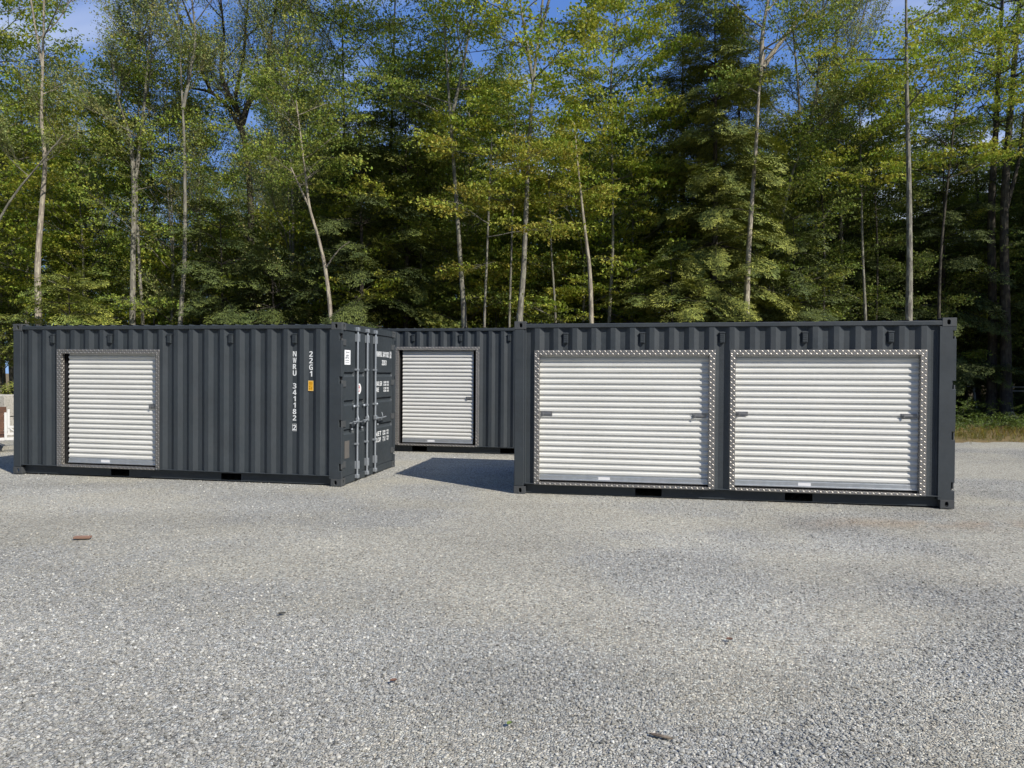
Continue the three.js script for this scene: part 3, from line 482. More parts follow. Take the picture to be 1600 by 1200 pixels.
function makeTree({ name, label, group, kind, stems, crown, seed, bark, density = 1, limbs, bareTop }) {
  const K = KIND[kind], r = rng(seed), root = thing(name, label, 'tree', group), base = stems[0].pts[0].clone(); root.position.copy(base);
  const trunk = new Wood(), wood = new Wood(), spots = [], conifer = K.twig === 'hemlock';
  const S = stems.map((s) => ({ ...s, pts: s.pts.map((p) => p.clone().sub(base)) }));
  for (const s of S) {
    const c = new THREE.CatmullRomCurve3(s.pts, false, 'centripetal'), n = Math.max(6, s.pts.length * 4), P = c.getPoints(n); s.fine = P;
    trunk.tube(P, P.map((_, k) => { const t = k / n; return lerp(s.r0, s.r1 ?? 0.02, Math.pow(t, 0.85)) * (1 + (s === S[0] ? 0.5 * Math.exp(-P[k].y * 3) : 0)) * (1 + (r() - 0.5) * 0.08); }), s.r0 > 0.1 ? 9 : 6);
  }
  const spray = (p, d, sc, roll = 0.5) => spots.push([p, d, sc, roll]);
  const all = S.map((s) => ({ s, L: s.pts.at(-1).y - Math.max(s.pts[0].y, crown.from) })).filter((x) => x.L > 0.3), total = all.reduce((a, x) => a + x.L, 0);
  const nl = Math.round((limbs ?? K.limbs) * density);
  for (const { s, L } of all) {
    const m = Math.max(3, Math.round(nl * L / total)); let az = r() * 6.28;
    for (let k = 0; k < m; k++) {
      const top = s.pts.at(-1).y, y = lerp(Math.max(crown.from, s.pts[0].y + 0.2), top, (k + 0.6 * r()) / m), t = clamp(s.fine.findIndex((p) => p.y >= y) / (s.fine.length - 1)); if (t < 0) continue;
      const p = along(s.fine, t), f = clamp((y - crown.from) / (crown.to - crown.from)); az += 2.4 + (r() - 0.5) * 0.8;
      if (conifer) {
        const len = crown.len * (1 - Math.pow(f, 1.9)) * (0.55 + 0.55 * r()) + 0.25, P = bend(p, new THREE.Vector3(Math.cos(az), K.rise + 0.6 * f - 0.15 * (1 - f) + (r() - 0.5) * 0.7, Math.sin(az)), len, 5, 0.3, K.lift - 0.05, r);
        wood.tube(P, P.map((_, q) => lerp(0.012 + 0.008 * len, 0.004, q / 5)), 4);
        const ns = Math.max(3, Math.round(len * 6 * density));
        for (let q = 0; q < ns; q++) { const tt = 0.16 + 0.84 * (q + r() * 0.5) / ns, h = headed(P, tt), side = (q % 2 ? 1 : -1) * (0.8 - 0.6 * tt + (r() - 0.5) * 0.4); const d = h.clone().applyAxisAngle(Y, side); d.y -= 0.08 + 0.3 * r(); spray(along(P, tt), d, (0.5 + 0.45 * r()) * (0.8 + 0.08 * len), 0.9); }
        continue;
      }
      const len = crown.len * (0.35 + 0.75 * Math.sin(Math.PI * (0.12 + 0.83 * f))) * (0.65 + 0.6 * r()), P = bend(p, new THREE.Vector3(Math.cos(az), K.rise * (0.5 + f) + (r() - 0.5) * 0.3, Math.sin(az)), len, 6, K.wob, K.lift, r), r0 = Math.min(lerp(s.r0, s.r1 ?? 0.02, t) * 0.6, 0.014 * len + 0.008);
      wood.tube(P, P.map((_, q) => lerp(r0, 0.006, q / 6)), 5);
      for (let b = 0; b < K.subs; b++) {
        const tb = 0.22 + 0.78 * (b + r() * 0.6) / K.subs, h = headed(P, tb), sd = h.clone().applyAxisAngle(Y, (b % 2 ? 1 : -1) * (0.6 + 0.5 * r())); sd.y += (r() - 0.4) * 0.4;
        const sl = len * (0.24 + 0.22 * r()) * (1.15 - 0.5 * tb) + 0.25, Q = bend(along(P, tb), sd, sl, 3, K.wob, K.lift, r);
        wood.tube(Q, Q.map((_, q) => lerp(Math.max(0.005, r0 * 0.42), 0.003, q / 3)), 3);
        for (let q = 0; q < K.per; q++) { const tq = 0.25 + 0.75 * (q + r() * 0.7) / K.per, d = headed(Q, tq).applyAxisAngle(Y, (r() - 0.5) * 1.8); if (!conifer && kind !== 'bud') d.y *= 0.35; spray(along(Q, tq), d, 0.62 + 0.5 * r(), kind === 'bud' ? 1.6 : 0.8); }
      }
    }
  }
  const bk = barks[bark ?? K.bark];
  part('trunk', trunk.geo(), bk, root); if (wood.p.length) part('branches', wood.geo(), bk, root, 'stuff');
  const tw = TWIGS[K.twig], tones = TONES[K.tone], m = new THREE.Matrix4(), X = new THREE.Vector3(), Z = new THREE.Vector3(), c = new THREE.Color();
  const hue = 0.85 + 0.3 * r();
  tw.forEach((g, v) => {
    const mine = spots.filter((_, k) => k % 3 === v); if (!mine.length) return;
    const o = new THREE.InstancedMesh(g, conifer ? needles : leaves, mine.length); o.name = 'crown'; o.userData.kind = 'stuff'; o.castShadow = o.receiveShadow = true;
    mine.forEach(([p, d, sc, roll], k) => {
      X.copy(d).normalize(); const up = new THREE.Vector3((r() - 0.5) * roll, 1, (r() - 0.5) * roll).normalize(); Z.crossVectors(X, up).normalize(); up.crossVectors(Z, X);
      m.makeBasis(X.clone().multiplyScalar(sc), up.multiplyScalar(sc), Z.clone().multiplyScalar(sc)).setPosition(p); o.setMatrixAt(k, m);
      const t = tones[Math.floor(r() * tones.length)], b = hue * (0.8 + 0.4 * r()); o.setColorAt(k, c.setRGB(t[0] * b, t[1] * b, t[2] * b));
    });
    nSprays += mine.length; root.add(o);
  });
  return root;
}
// a trunk through places read off the photograph at its distance, set on the ground and carried on to height h
function stemAt(z, list, r0, h, r1, onGround = true) {
  const pts = list.map(([u, v, dz = 0]) => at(u, v, z + dz));
  if (onGround) { const d = pts[0].clone(); pts.unshift(new THREE.Vector3(d.x + (pts.length > 1 ? (d.x - pts[1].x) * 0.25 : 0), 0, d.z)); }
  const e = pts.at(-1); if (h > e.y + 0.3) { const d = new THREE.Vector3().subVectors(e, pts.at(-2)).normalize(); d.y = Math.max(d.y, 0.6); d.normalize(); pts.push(e.clone().addScaledVector(d, (h - e.y) / d.y)); }
  return { pts, r0, r1: r1 ?? Math.max(0.02, r0 * 0.18) };
}
const yAt = (v, z) => at(800, v, z).y;
let seedT = 1000;
function feature(o, z, main, r0, h, forks = [], crown = {}) {
  const stems = [stemAt(z, main, r0, h), ...forks.map(([list, r, hh]) => stemAt(z, list, r, hh ?? 0, 0.02, false))];
  return makeTree({ name: o.name ?? 'leafy_tree', label: o.label, kind: o.kind, bark: o.bark, density: (o.density ?? 1) * (o.full ? 1 : 0.62), limbs: o.limbs, stems, crown: { from: yAt(crown.v ?? 250, z), to: Math.max(h, ...stems.map((s) => s.pts.at(-1).y)), len: crown.len ?? 2.4 }, seed: seedT += 7, group: o.group });
}
// left part of the wood
feature({ label: 'tall tree with pale pinkish trunk near the left edge, thin leaves on top', kind: 'bud', bark: 'pale', limbs: 16, density: 1.1 }, -22, [[60, 500], [59, 410], [64, 340], [70, 250], [65, 190], [67, 90]], 0.125, 18, [[[[70, 245], [85, 228], [108, 217], [124, 205]], 0.035], [[[67, 105], [58, 60], [50, 10]], 0.05, 17]], { v: 170, len: 2.2 });
feature({ label: 'bright yellow-green maple filling the left edge of the wood', kind: 'maple', density: 1.5 }, -23.6, [[-30, 500], [-28, 300], [-25, 100]], 0.13, 15, [], { v: 470, len: 2.7 });
feature({ label: 'thin grey branch-stem leaning in from the left edge', kind: 'bud', limbs: 5 }, -21, [[-30, 430], [0, 342], [28, 297], [52, 268]], 0.05, 9, [], { v: 300, len: 1 });
feature({ label: 'slender light grey trunk left of the straight one, dark crooked top', kind: 'bud', limbs: 22 }, -23.5, [[207, 500], [208, 400], [209, 290], [203, 215], [190, 175], [186, 160], [200, 120]], 0.115, 16, [[[[209, 300], [222, 200], [228, 130], [232, 80]], 0.07, 15.5]], { v: 260, len: 2.1 });
feature({ label: 'second slender trunk standing close beside the crooked-topped one', kind: 'bud', limbs: 18 }, -24.2, [[223, 500], [218, 420], [214, 310], [216, 200]], 0.08, 14, [], { v: 330, len: 1.9 });
feature({ label: 'straight bare grey trunk rising between the crooked tree and the forked tree', kind: 'bud', limbs: 18 }, -23, [[282, 500], [288, 415], [289, 300], [287, 200], [284, 140]], 0.10, 16.5, [[[[286, 170], [298, 110], [305, 60], [300, 0]], 0.06, 16]], { v: 170, len: 2.2 });
feature({ label: 'dark broad-forked tree with crooked black limbs against the sky', kind: 'bud', bark: 'dark', density: 1.7 }, -25.5, [[390, 490], [392, 400], [391, 300], [381, 215], [374, 180], [368, 150]], 0.2, 12, [[[[381, 215], [360, 172], [330, 145], [300, 138], [270, 135]], 0.10], [[[374, 180], [350, 130], [345, 100], [350, 60], [345, 0]], 0.10, 18], [[[378, 195], [392, 155], [412, 140], [420, 80], [432, 0]], 0.12, 18], [[[368, 150], [380, 90], [385, 30]], 0.08, 17], [[[330, 145], [308, 90], [300, 40], [285, 0]], 0.07, 17]], { v: 190, len: 2.1 });
feature({ label: 'thin pale leaning trunk above the left container’s cargo doors', kind: 'beech', bark: 'pale', limbs: 9 }, -22, [[517, 500], [508, 420], [497, 370], [484, 325], [476, 262]], 0.085, 10.5, [[[[484, 325], [465, 285], [455, 262]], 0.035], [[[508, 420], [530, 390], [546, 378]], 0.025]], { v: 300, len: 1.6 });
// middle
feature({ label: 'mottled grey trunk above the rear container’s white door', kind: 'beech', density: 1.2 }, -23, [[725, 500], [720, 420], [712, 300], [704, 190], [697, 80]], 0.115, 18, [[[[704, 190], [720, 120], [735, 40]], 0.06, 17]], { v: 230, len: 2.7 });
feature({ label: 'thin sapling with layered yellow leaves left of the tall mottled trunk', kind: 'yellow', density: 0.6 }, -22.3, [[757, 500], [760, 420], [764, 320], [768, 230]], 0.05, 9.5, [], { v: 420, len: 1.9 });
feature({ label: 'thin grey sapling just left of the tallest middle trunk', kind: 'maple', limbs: 14 }, -23.2, [[796, 500], [799, 400], [802, 300]], 0.05, 10.5, [], { v: 330, len: 1.9 });
feature({ label: 'tallest middle tree, its mottled trunk rising behind the right container’s left corner', kind: 'maple', density: 1.2 }, -22.5, [[812, 498], [818, 420], [824, 280], [833, 130], [841, 60]], 0.13, 18, [[[[833, 130], [822, 60], [812, 0]], 0.06, 17], [[[841, 60], [858, 0]], 0.07, 18]], { v: 210, len: 2.7 });
feature({ name: 'dead_tree', label: 'dead snag with a broken pointed top right of the tallest middle trunk', kind: 'bud', bark: 'pale', limbs: 0.1 }, -22.5, [[924, 498], [921, 420], [914, 360], [905, 280], [897, 192]], 0.10, 0, [], { v: 10, len: 0.4 });
feature({ label: 'slim tree with bright yellow-green top against the sky right of the snag', kind: 'maple', density: 1.35 }, -24.5, [[952, 498], [957, 400], [957, 280], [955, 120], [962, 50]], 0.075, 15, [], { v: 300, len: 2.2 });
feature({ label: 'young yellow-leaved tree spreading over the middle of the wood', kind: 'yellow', density: 0.5 }, -24, [[868, 500], [862, 400], [858, 300]], 0.05, 9, [], { v: 370, len: 1.7 });
feature({ label: 'tall mid green tree behind the thin pale leaning trunk', kind: 'beech', bark: 'dark', density: 1.5 }, -26, [[545, 500], [541, 350], [538, 200]], 0.12, 17.5, [], { v: 300, len: 2.8 });
feature({ label: 'tall dark green tree left of the mottled trunk', kind: 'dark', density: 1.6 }, -26.5, [[612, 500], [608, 350], [612, 200]], 0.13, 18, [], { v: 320, len: 2.8 });
feature({ label: 'tall thin-leaved tree above the left container’s lettering', kind: 'bud', density: 1.4 }, -25, [[455, 500], [458, 350], [452, 200]], 0.09, 17.5, [], { v: 240, len: 2.3 });
feature({ label: 'tall thin-leaved tree right of the pale forked trunk’s crown', kind: 'bud', density: 1.5 }, -29, [[1318, 500], [1314, 350], [1310, 200]], 0.12, 19, [], { v: 260, len: 2.8 });
// right part
feature({ label: 'pale grey leaning trunk that forks near the sky above the right container', kind: 'beech', bark: 'pale', density: 0.9 }, -22.5, [[1166, 498], [1168, 430], [1173, 340], [1181, 230], [1188, 120], [1195, 85]], 0.135, 12, [[[[1188, 120], [1192, 50], [1200, 0]], 0.09, 18], [[[1192, 105], [1215, 72], [1245, 35], [1275, 5]], 0.09, 17]], { v: 150, len: 2.4 });
feature({ label: 'slanting grey tree with thin spreading stems right of the forked pale trunk', kind: 'bud', density: 1.2 }, -26, [[1200, 440], [1222, 340], [1240, 265], [1262, 210]], 0.12, 11, [[[[1262, 210], [1275, 150], [1282, 60]], 0.07, 17], [[[1250, 240], [1248, 150], [1240, 60]], 0.06, 16.5], [[[1262, 210], [1310, 160], [1330, 90]], 0.07, 17]], { v: 220, len: 2.3 });
feature({ label: 'straight tall trunk rising bare out of the picture above the right roller door', kind: 'maple', limbs: 9 }, -22.5, [[1420, 498], [1421, 400], [1420, 280], [1417, 150], [1416, 30]], 0.135, 19, [], { v: 190, len: 2 });
feature({ label: 'leafy maple between the slanting tree and the bare straight trunk', kind: 'maple', density: 0.95 }, -26.5, [[1352, 500], [1348, 400], [1345, 250]], 0.09, 13, [], { v: 330, len: 2.3 });
feature({ label: 'left one of the two thick dark trunks at the right edge', kind: 'dark', density: 0.8 }, -28, [[1549, 640], [1551, 500], [1549, 330], [1556, 200], [1562, 80]], 0.25, 20, [], { v: 210, len: 3 });
feature({ label: 'right one of the two thick dark trunks at the right edge', kind: 'maple', bark: 'dark', density: 0.75 }, -27.5, [[1572, 640], [1571, 500], [1569, 330], [1578, 180], [1588, 60]], 0.27, 20, [[[[1571, 330], [1592, 250], [1600, 180]], 0.1, 14]], { v: 260, len: 3 });
feature({ label: 'bright maple above the right end of the right container', kind: 'maple', bark: 'dark', density: 1.0 }, -26, [[1466, 560], [1470, 400], [1490, 200]], 0.1, 14.5, [], { v: 320, len: 2.5 });
// evergreens, low boughs to the ground
const conifer = (label, u, z, h, len, kind = 'hemlock', density = 1) => { const b = at(u, 560, z), H = h; return makeTree({ name: 'hemlock_tree', label, kind, stems: [{ pts: [new THREE.Vector3(b.x, 0, z), new THREE.Vector3(b.x + 0.06, H * 0.5, z), new THREE.Vector3(b.x - 0.03, H, z)], r0: 0.03 + 0.011 * H, r1: 0.01 }], crown: { from: 0.9, to: H, len }, seed: seedT += 7, density, limbs: 10 + H * 8 }); };
conifer('tall olive-green hemlock above the right container’s first roller door', 1112, -24, 15.2, 2.5, 'olive', 1.4);
conifer('narrow hemlock tip against the sky left of the tall olive one', 1062, -27, 16, 2.2, 'olive', 1.3);
conifer('hemlock just right of the tall olive one, half behind the pale forked trunk', 1150, -26.5, 14.6, 2.4, 'olive', 1.3);
conifer('small yellowish hemlock above the left container’s white door', 108, -20.8, 4.6, 1.6, 'olive', 1.2);
conifer('dark shaded hemlock left of the forked black-limbed tree', 345, -23.8, 7.4, 2.3);
conifer('dark shaded hemlock in front of the forked black-limbed tree', 425, -23.5, 6.0, 2.2);
conifer('dark hemlock right of the thin pale leaning trunk', 562, -24, 10.5, 2.5);
conifer('grey-green hemlock behind the left container’s far corner', 632, -25.5, 12.5, 2.6, 'olive');
conifer('low hemlock left of the tall olive one with boughs over the container roof', 1048, -22.6, 5.6, 2.3, 'olive');
conifer('dark hemlock between the pale forked trunk and the slanting tree', 1238, -25, 7.5, 2.3);
conifer('dark hemlock right of the bare straight trunk', 1470, -29, 11.5, 2.8);
conifer('dark hemlock far right behind the two thick trunks', 1592, -33, 12, 3);
conifer('dark hemlock left of the bare straight trunk', 1330, -30, 9.5, 2.6);
// slim shaded stems between them
for (const [u, z, r, label] of [[240, -26, 0.05, 'thin sapling stem right of the crooked-topped tree'], [268, -25, 0.04, 'thin sapling stem just left of the straight grey trunk'], [1285, -27, 0.09, 'slim grey trunk in the shade right of the slanting tree'], [1303, -31, 0.14, 'dark trunk in the shade left of the maple'], [1368, -28, 0.07, 'slim trunk in the shade left of the bare straight trunk'], [1528, -32, 0.16, 'dark trunk in the shade left of the two thick ones'], [40, -25, 0.05, 'thin sapling stem left of the pale pinkish trunk'], [655, -26, 0.07, 'dark slim trunk left of the mottled one'], [1500, -35, 0.12, 'dark trunk close behind the right end of the right container']])
  feature({ label, kind: u > 1200 ? 'dark' : 'beech', limbs: 16 }, z, [[u, 540], [u + 3, 400], [u - 2, 280]], r, 13, [], { v: 330, len: 2.1 });
// undergrowth and young trees just inside the edge
const marks = [[60, 'the pale pinkish trunk'], [207, 'the crooked-topped trunk'], [285, 'the straight grey trunk'], [390, 'the black-limbed forked tree'], [510, 'the thin pale leaning trunk'], [635, 'the grey-green hemlock'], [722, 'the mottled trunk'], [815, 'the tallest middle trunk'], [910, 'the broken snag'], [957, 'the slim bright-topped tree'], [1112, 'the tall olive hemlock'], [1170, 'the pale forked trunk'], [1240, 'the slanting tree'], [1348, 'the leafy maple'], [1418, 'the bare straight trunk'], [1500, 'the maple at the container’s end'], [1560, 'the two thick dark trunks']];
const taken = new Set();
function whereabouts(u, head, tail) {
  const near = [...marks].sort((a, b) => Math.abs(a[0] - u) - Math.abs(b[0] - u));
  for (const [mu, nm] of near) for (const how of Math.abs(mu - u) < 25 ? ['behind', mu > u ? 'left of' : 'right of'] : [mu > u ? 'left of' : 'right of']) { const t = `${head} ${how} ${nm}${tail}`; if (!taken.has(t)) { taken.add(t); return t; } }
  return `${head}${tail}`;
}
{
  const r = rng(515), kinds = ['beech', 'maple', 'beech', 'dark', 'maple', 'yellow'];
  for (let k = 0; k < 34; k++) {
    const u = -60 + 1720 * (k + 0.7 * r()) / 34, right = u > 1230, mid = u > 1035 && u < 1200, z = (right ? -28.5 : -24.3) - 4.2 * r(); if (mid) continue;
    const kind = right ? ['dark', 'beech', 'dark', 'dark'][Math.floor(r() * 4)] : u < 560 ? ['beech', 'beech', 'maple', 'bud'][Math.floor(r() * 4)] : kinds[Math.floor(r() * 6)], h = 5.5 + 6.5 * r(), x = at(u, 560, z).x;
    const label = whereabouts(u, `${h > 9 ? 'taller' : 'low'} ${{ beech: 'mid green', maple: 'yellow-green', dark: 'dark green', yellow: 'yellowish', bud: 'thin-leaved' }[kind]} young tree`, '');
    makeTree({ name: 'young_tree', label, group: 'young trees inside the wood’s edge', kind, stems: [{ pts: [new THREE.Vector3(x, 0, z), new THREE.Vector3(x + (r() - 0.5) * 0.5, h * 0.5, z + (r() - 0.5) * 0.4), new THREE.Vector3(x + (r() - 0.5) * 0.8, h, z)], r0: 0.02 + 0.006 * h, r1: 0.01 }], crown: { from: 1.0 + r() * 1.5, to: h, len: 1.2 + 0.13 * h }, seed: seedT += 7, density: 0.9, limbs: 10 + h * 1.3 });
  }
}
// the deeper wood: a few built trees, repeated
{
  const defs = [['beech', 14, 2.8, 3], ['maple', 13.5, 2.7, 2.6], ['dark', 14, 2.9, 2.4], ['bud', 16, 2.5, 6], ['hemlock', 13, 2.8, 1], ['beech', 10.5, 2.5, 1.4], ['dark', 11, 2.6, 1.4], ['maple', 8.5, 2.3, 1.1]], protos = [], r = rng(4242);
  const labels = { beech: 'mid green leafy tree deeper in the wood', maple: 'yellow-green leafy tree deeper in the wood', dark: 'dark leafy tree deeper in the wood', bud: 'thin-leaved grey tree deeper in the wood', hemlock: 'dark evergreen deeper in the wood' };
  const places = [];
  for (let z = -30; z > -52; z -= 3.3) { const half = 0.86 * -z + 5; for (let x = -half; x < half; x += 3.3 + 0.03 * -z) { const px = x + (r() - 0.5) * 2.6, pz = z + (r() - 0.5) * 2.6; places.push([px, pz]); } }
  let made = 0;
  for (const [x, z] of places) {
    const u = 800 + FOCAL * x / -z; if (made > 285) break;
    let w = u < 520 ? [3, 0, 3, 5, 6, 0] : u < 1000 ? [0, 1, 5, 2, 6, 1] : u < 1230 ? [4, 4, 0, 2, 6] : [2, 4, 6, 0, 2, 5];
    if (z > -34 && r() < 0.4) w = [5, 6, 7];
    const k = w[Math.floor(r() * w.length)], [kind, h, len, from] = defs[k]; let o;
    if (!protos[k]) {
      const b = new THREE.Vector3(0, 0, 0), P = [b, new THREE.Vector3(0.15, h * 0.35, 0.1), new THREE.Vector3(-0.1, h * 0.7, 0), new THREE.Vector3(0.1, h, -0.1)];
      o = protos[k] = makeTree({ name: kind === 'hemlock' ? 'background_evergreen' : 'background_tree', label: labels[kind], group: 'trees of the deeper wood: ' + kind, kind, stems: [{ pts: P, r0: 0.05 + 0.008 * h, r1: 0.02 }], crown: { from, to: h, len }, seed: 9000 + k, density: kind === 'hemlock' ? 0.9 : 1.35 });
    } else { o = protos[k].clone(); o.name = numbered(kind === 'hemlock' ? 'background_evergreen' : 'background_tree'); o.userData = { ...protos[k].userData }; scene.add(o); }
    const s = (0.82 + 0.26 * r()) * (u > 90 && u < 340 ? 0.76 : 1); o.userData.label = whereabouts(u, `${s * h > 13 ? 'tall' : 'lower'} ${{ beech: 'mid green', maple: 'yellow-green', dark: 'dark green', bud: 'thin-leaved', hemlock: 'evergreen' }[kind]} tree ${z > -36 ? 'near the front,' : z > -44 ? 'midway back,' : 'far back,'}`, ''); o.position.set(x, -0.03, z); o.rotation.y = r() * 6.28; o.scale.set(s, s * (0.92 + 0.2 * r()), s); made++;
  }
  // the wood goes on to the right beyond the picture, towards the sun
  const side = []; for (let k = 0; k < 46; k++) { const a = -0.35 + (Math.PI + 0.7) * k / 45, d = 29 + 5 * r(); if (a < 0.42) continue; side.push([Math.cos(a) * d, 2 + Math.sin(a) * d, [0, 1, 2, 4][k % 4]]); }   // and round the clearing behind the viewer
  side.push([22.9, -25.5, 2], [25.2, -22.5, 4], [28, -28, 2], [30, -23.5, 6], [26.5, -26, 4], [27, -24, 2], [31, -19, 0], [24.5, -29.5, 6], [33, -27, 4], [29, -33, 1], [37, -22, 2], [-25, -22, 0], [-29, -26, 2], [-27, -18, 1]);
  for (const [x, z, k] of side) { const o = protos[k].clone(); o.name = numbered('background_tree'); o.userData = { ...protos[k].userData }; scene.add(o); o.position.set(x, -0.03, z); o.userData.label = 'tree of the surrounding wood beside or behind the viewer'; o.userData.group = 'trees round the clearing outside the picture'; o.rotation.y = r() * 6; o.scale.setScalar(z > -14 ? 1.45 : 1.1); }
  for (let k = 0; k < 16; k++) { const z = -34 - 14 * r(), x = -z * (0.5 + 0.36 * r()), o = protos[[4, 6][k % 2]].clone(); o.name = numbered(k % 2 ? 'background_tree' : 'background_evergreen'); o.userData = { ...protos[[4, 6][k % 2]].userData }; scene.add(o); o.userData.label = whereabouts(800 + FOCAL * x / -z, `${k % 2 ? 'short dark green tree' : 'short evergreen'} in the deep shade,`, ''); o.position.set(x, -0.03, z); o.rotation.y = r() * 6; o.scale.setScalar(0.6 + 0.3 * r()); }   // thick shade behind the right-hand trunks
  console.log('background', made, 'sprays', nSprays);
}

// ------------------------------------------------------------------ ground cover at the edge of the lot
{
  const r = rng(808), tuft = (seed) => {
    const q = rng(seed), pos = [], nor = [], col = [];
    for (let k = 0; k < 16; k++) { const a = q() * 6.28, l = 0.6 + 0.7 * q(), lean = 0.25 + 0.7 * q(), bx = (q() - 0.5) * 0.5, bz = (q() - 0.5) * 0.5, w = 0.022, cx = Math.cos(a), cz = Math.sin(a), v = 0.7 + 0.6 * q(), dry = q() < 0.5 ? [1.3 * v, 1.05 * v, 0.8 * v] : [0.75 * v, 1.0 * v, 0.6 * v];
      const P = (t, s) => [bx + cx * lean * l * t * t - cz * s, l * t * (1 - 0.25 * lean * t), bz + cz * lean * l * t * t + cx * s], A = P(0, w), B = P(0, -w), C = P(0.6, w * 0.7), D = P(0.6, -w * 0.7), E = P(1, 0);
      pos.push(...A, ...B, ...C, ...B, ...D, ...C, ...C, ...D, ...E); for (let i = 0; i < 9; i++) { nor.push(-cx * 0.4, 0.8, -cz * 0.4); col.push(...dry); } }
    const g = new THREE.BufferGeometry(); g.setAttribute('position', new THREE.Float32BufferAttribute(pos, 3)); g.setAttribute('normal', new THREE.Float32BufferAttribute(nor, 3)); g.setAttribute('color', new THREE.Float32BufferAttribute(col, 3)); return g;
  };
  const m = new THREE.Matrix4(), q = new THREE.Quaternion(), c = new THREE.Color(), list = [];
  for (let k = 0; k < 24000; k++) { const x = -34 + 72 * r(), e = lotEdge(x), d = Math.pow(r(), 1.3) * 9 - 2.0; if (d < 0.8 && r() < 0.82 - 0.45 * d) continue; if (r() < 0.35 - 0.6 * (fbm(x * 0.6, d, 3, 21) - 0.4)) continue; list.push([x, e - d, 0.06 + 0.17 * r() * smooth(-1, 2.5, d)]); }
  const o = new THREE.InstancedMesh(tuft(1), leaves, list.length); o.name = 'dry_grass'; o.userData = { kind: 'stuff', label: 'dry yellow-green grass along the edge of the gravel', category: 'grass' };
  list.forEach(([x, z, s], k) => { q.setFromAxisAngle(Y, r() * 6.28); m.compose(new THREE.Vector3(x, z > lotEdge(x) ? 0 : -0.03, z), q, new THREE.Vector3(s, s, s)); o.setMatrixAt(k, m); const t = fbm(x * 0.5, z * 0.5, 2, 17), b = 0.8 + 0.4 * r(); o.setColorAt(k, c.setRGB(lerp(0.20, 0.32, t) * b, lerp(0.235, 0.275, t) * b, lerp(0.05, 0.08, t) * b)); });
  scene.add(o);
  // low leafy plants and seedlings under the trees
  const g = new THREE.InstancedMesh(TWIGS.beech[0], leaves, 5200); g.name = 'undergrowth'; g.userData = { kind: 'stuff', label: 'low leafy seedlings covering the forest floor', category: 'undergrowth' };
  for (let k = 0; k < 5200; k++) { const z = -22.5 - 22 * Math.pow(r(), 1.3), x = (r() * 2 - 1) * (0.86 * -z + 4), s = 0.35 + 0.6 * r(), d = new THREE.Vector3(r() - 0.5, 0.25 * r(), r() - 0.5).normalize(), up = new THREE.Vector3((r() - 0.5) * 0.8, 1, (r() - 0.5) * 0.8), Z = new THREE.Vector3().crossVectors(d, up).normalize(); up.crossVectors(Z, d); m.makeBasis(d.multiplyScalar(s), up.multiplyScalar(s), Z.multiplyScalar(s)).setPosition(x, 0.04 + 0.85 * r() * r(), z); g.setMatrixAt(k, m); const b = 0.7 + 0.6 * r(); g.setColorAt(k, c.setRGB(0.12 * b, 0.19 * b, 0.03 * b)); }
  scene.add(g);
}
// ------------------------------------------------------------------ things at the edges
const groundAt = (u, v) => { const p = at(u, v, -10), d = p.clone().sub(EYE), t = -EYE.y / d.y; return EYE.clone().addScaledVector(d, t); };
{
  const conc = dataTex(256, (i, j, W) => { const v = 165 + 34 * wrapNoise(i, j, W, 6, 41) + 26 * wrapNoise(i, j, W, 40, 42) - 60 * smooth(0.78, 0.85, wrapNoise(i, j, W, 90, 43)); return [v, v * 0.985, v * 0.95]; }, true);
  const mat = new THREE.MeshStandardMaterial({ color: lin(0.72, 0.71, 0.68), map: conc, bumpMap: conc, bumpScale: 0.01, roughness: 0.95 });
  const spots = [['upper', 0, 0.585, 'upper right block of the low concrete block wall left of the left container'], ['lower', 0, 0, 'lower right block of the low concrete block wall left of the left container'], ['upper', -1.22, 0.585, 'upper left block of the low concrete block wall left of the left container'], ['lower', -1.22, 0, 'lower left block of the low concrete block wall left of the left container']];
  for (const [, dx, y, label] of spots) { const g = new RoundedBoxGeometry(1.2, 0.575, 0.6, 2, 0.03), o = part(numbered('concrete_block'), metreUV(g, 1), mat, scene); o.userData = { label, category: 'concrete block', group: 'stacked concrete blocks' }; o.position.set(-13.75 + dx, y + 0.29, -18.1); o.rotation.y = -0.05 + dx * 0.01; }
}
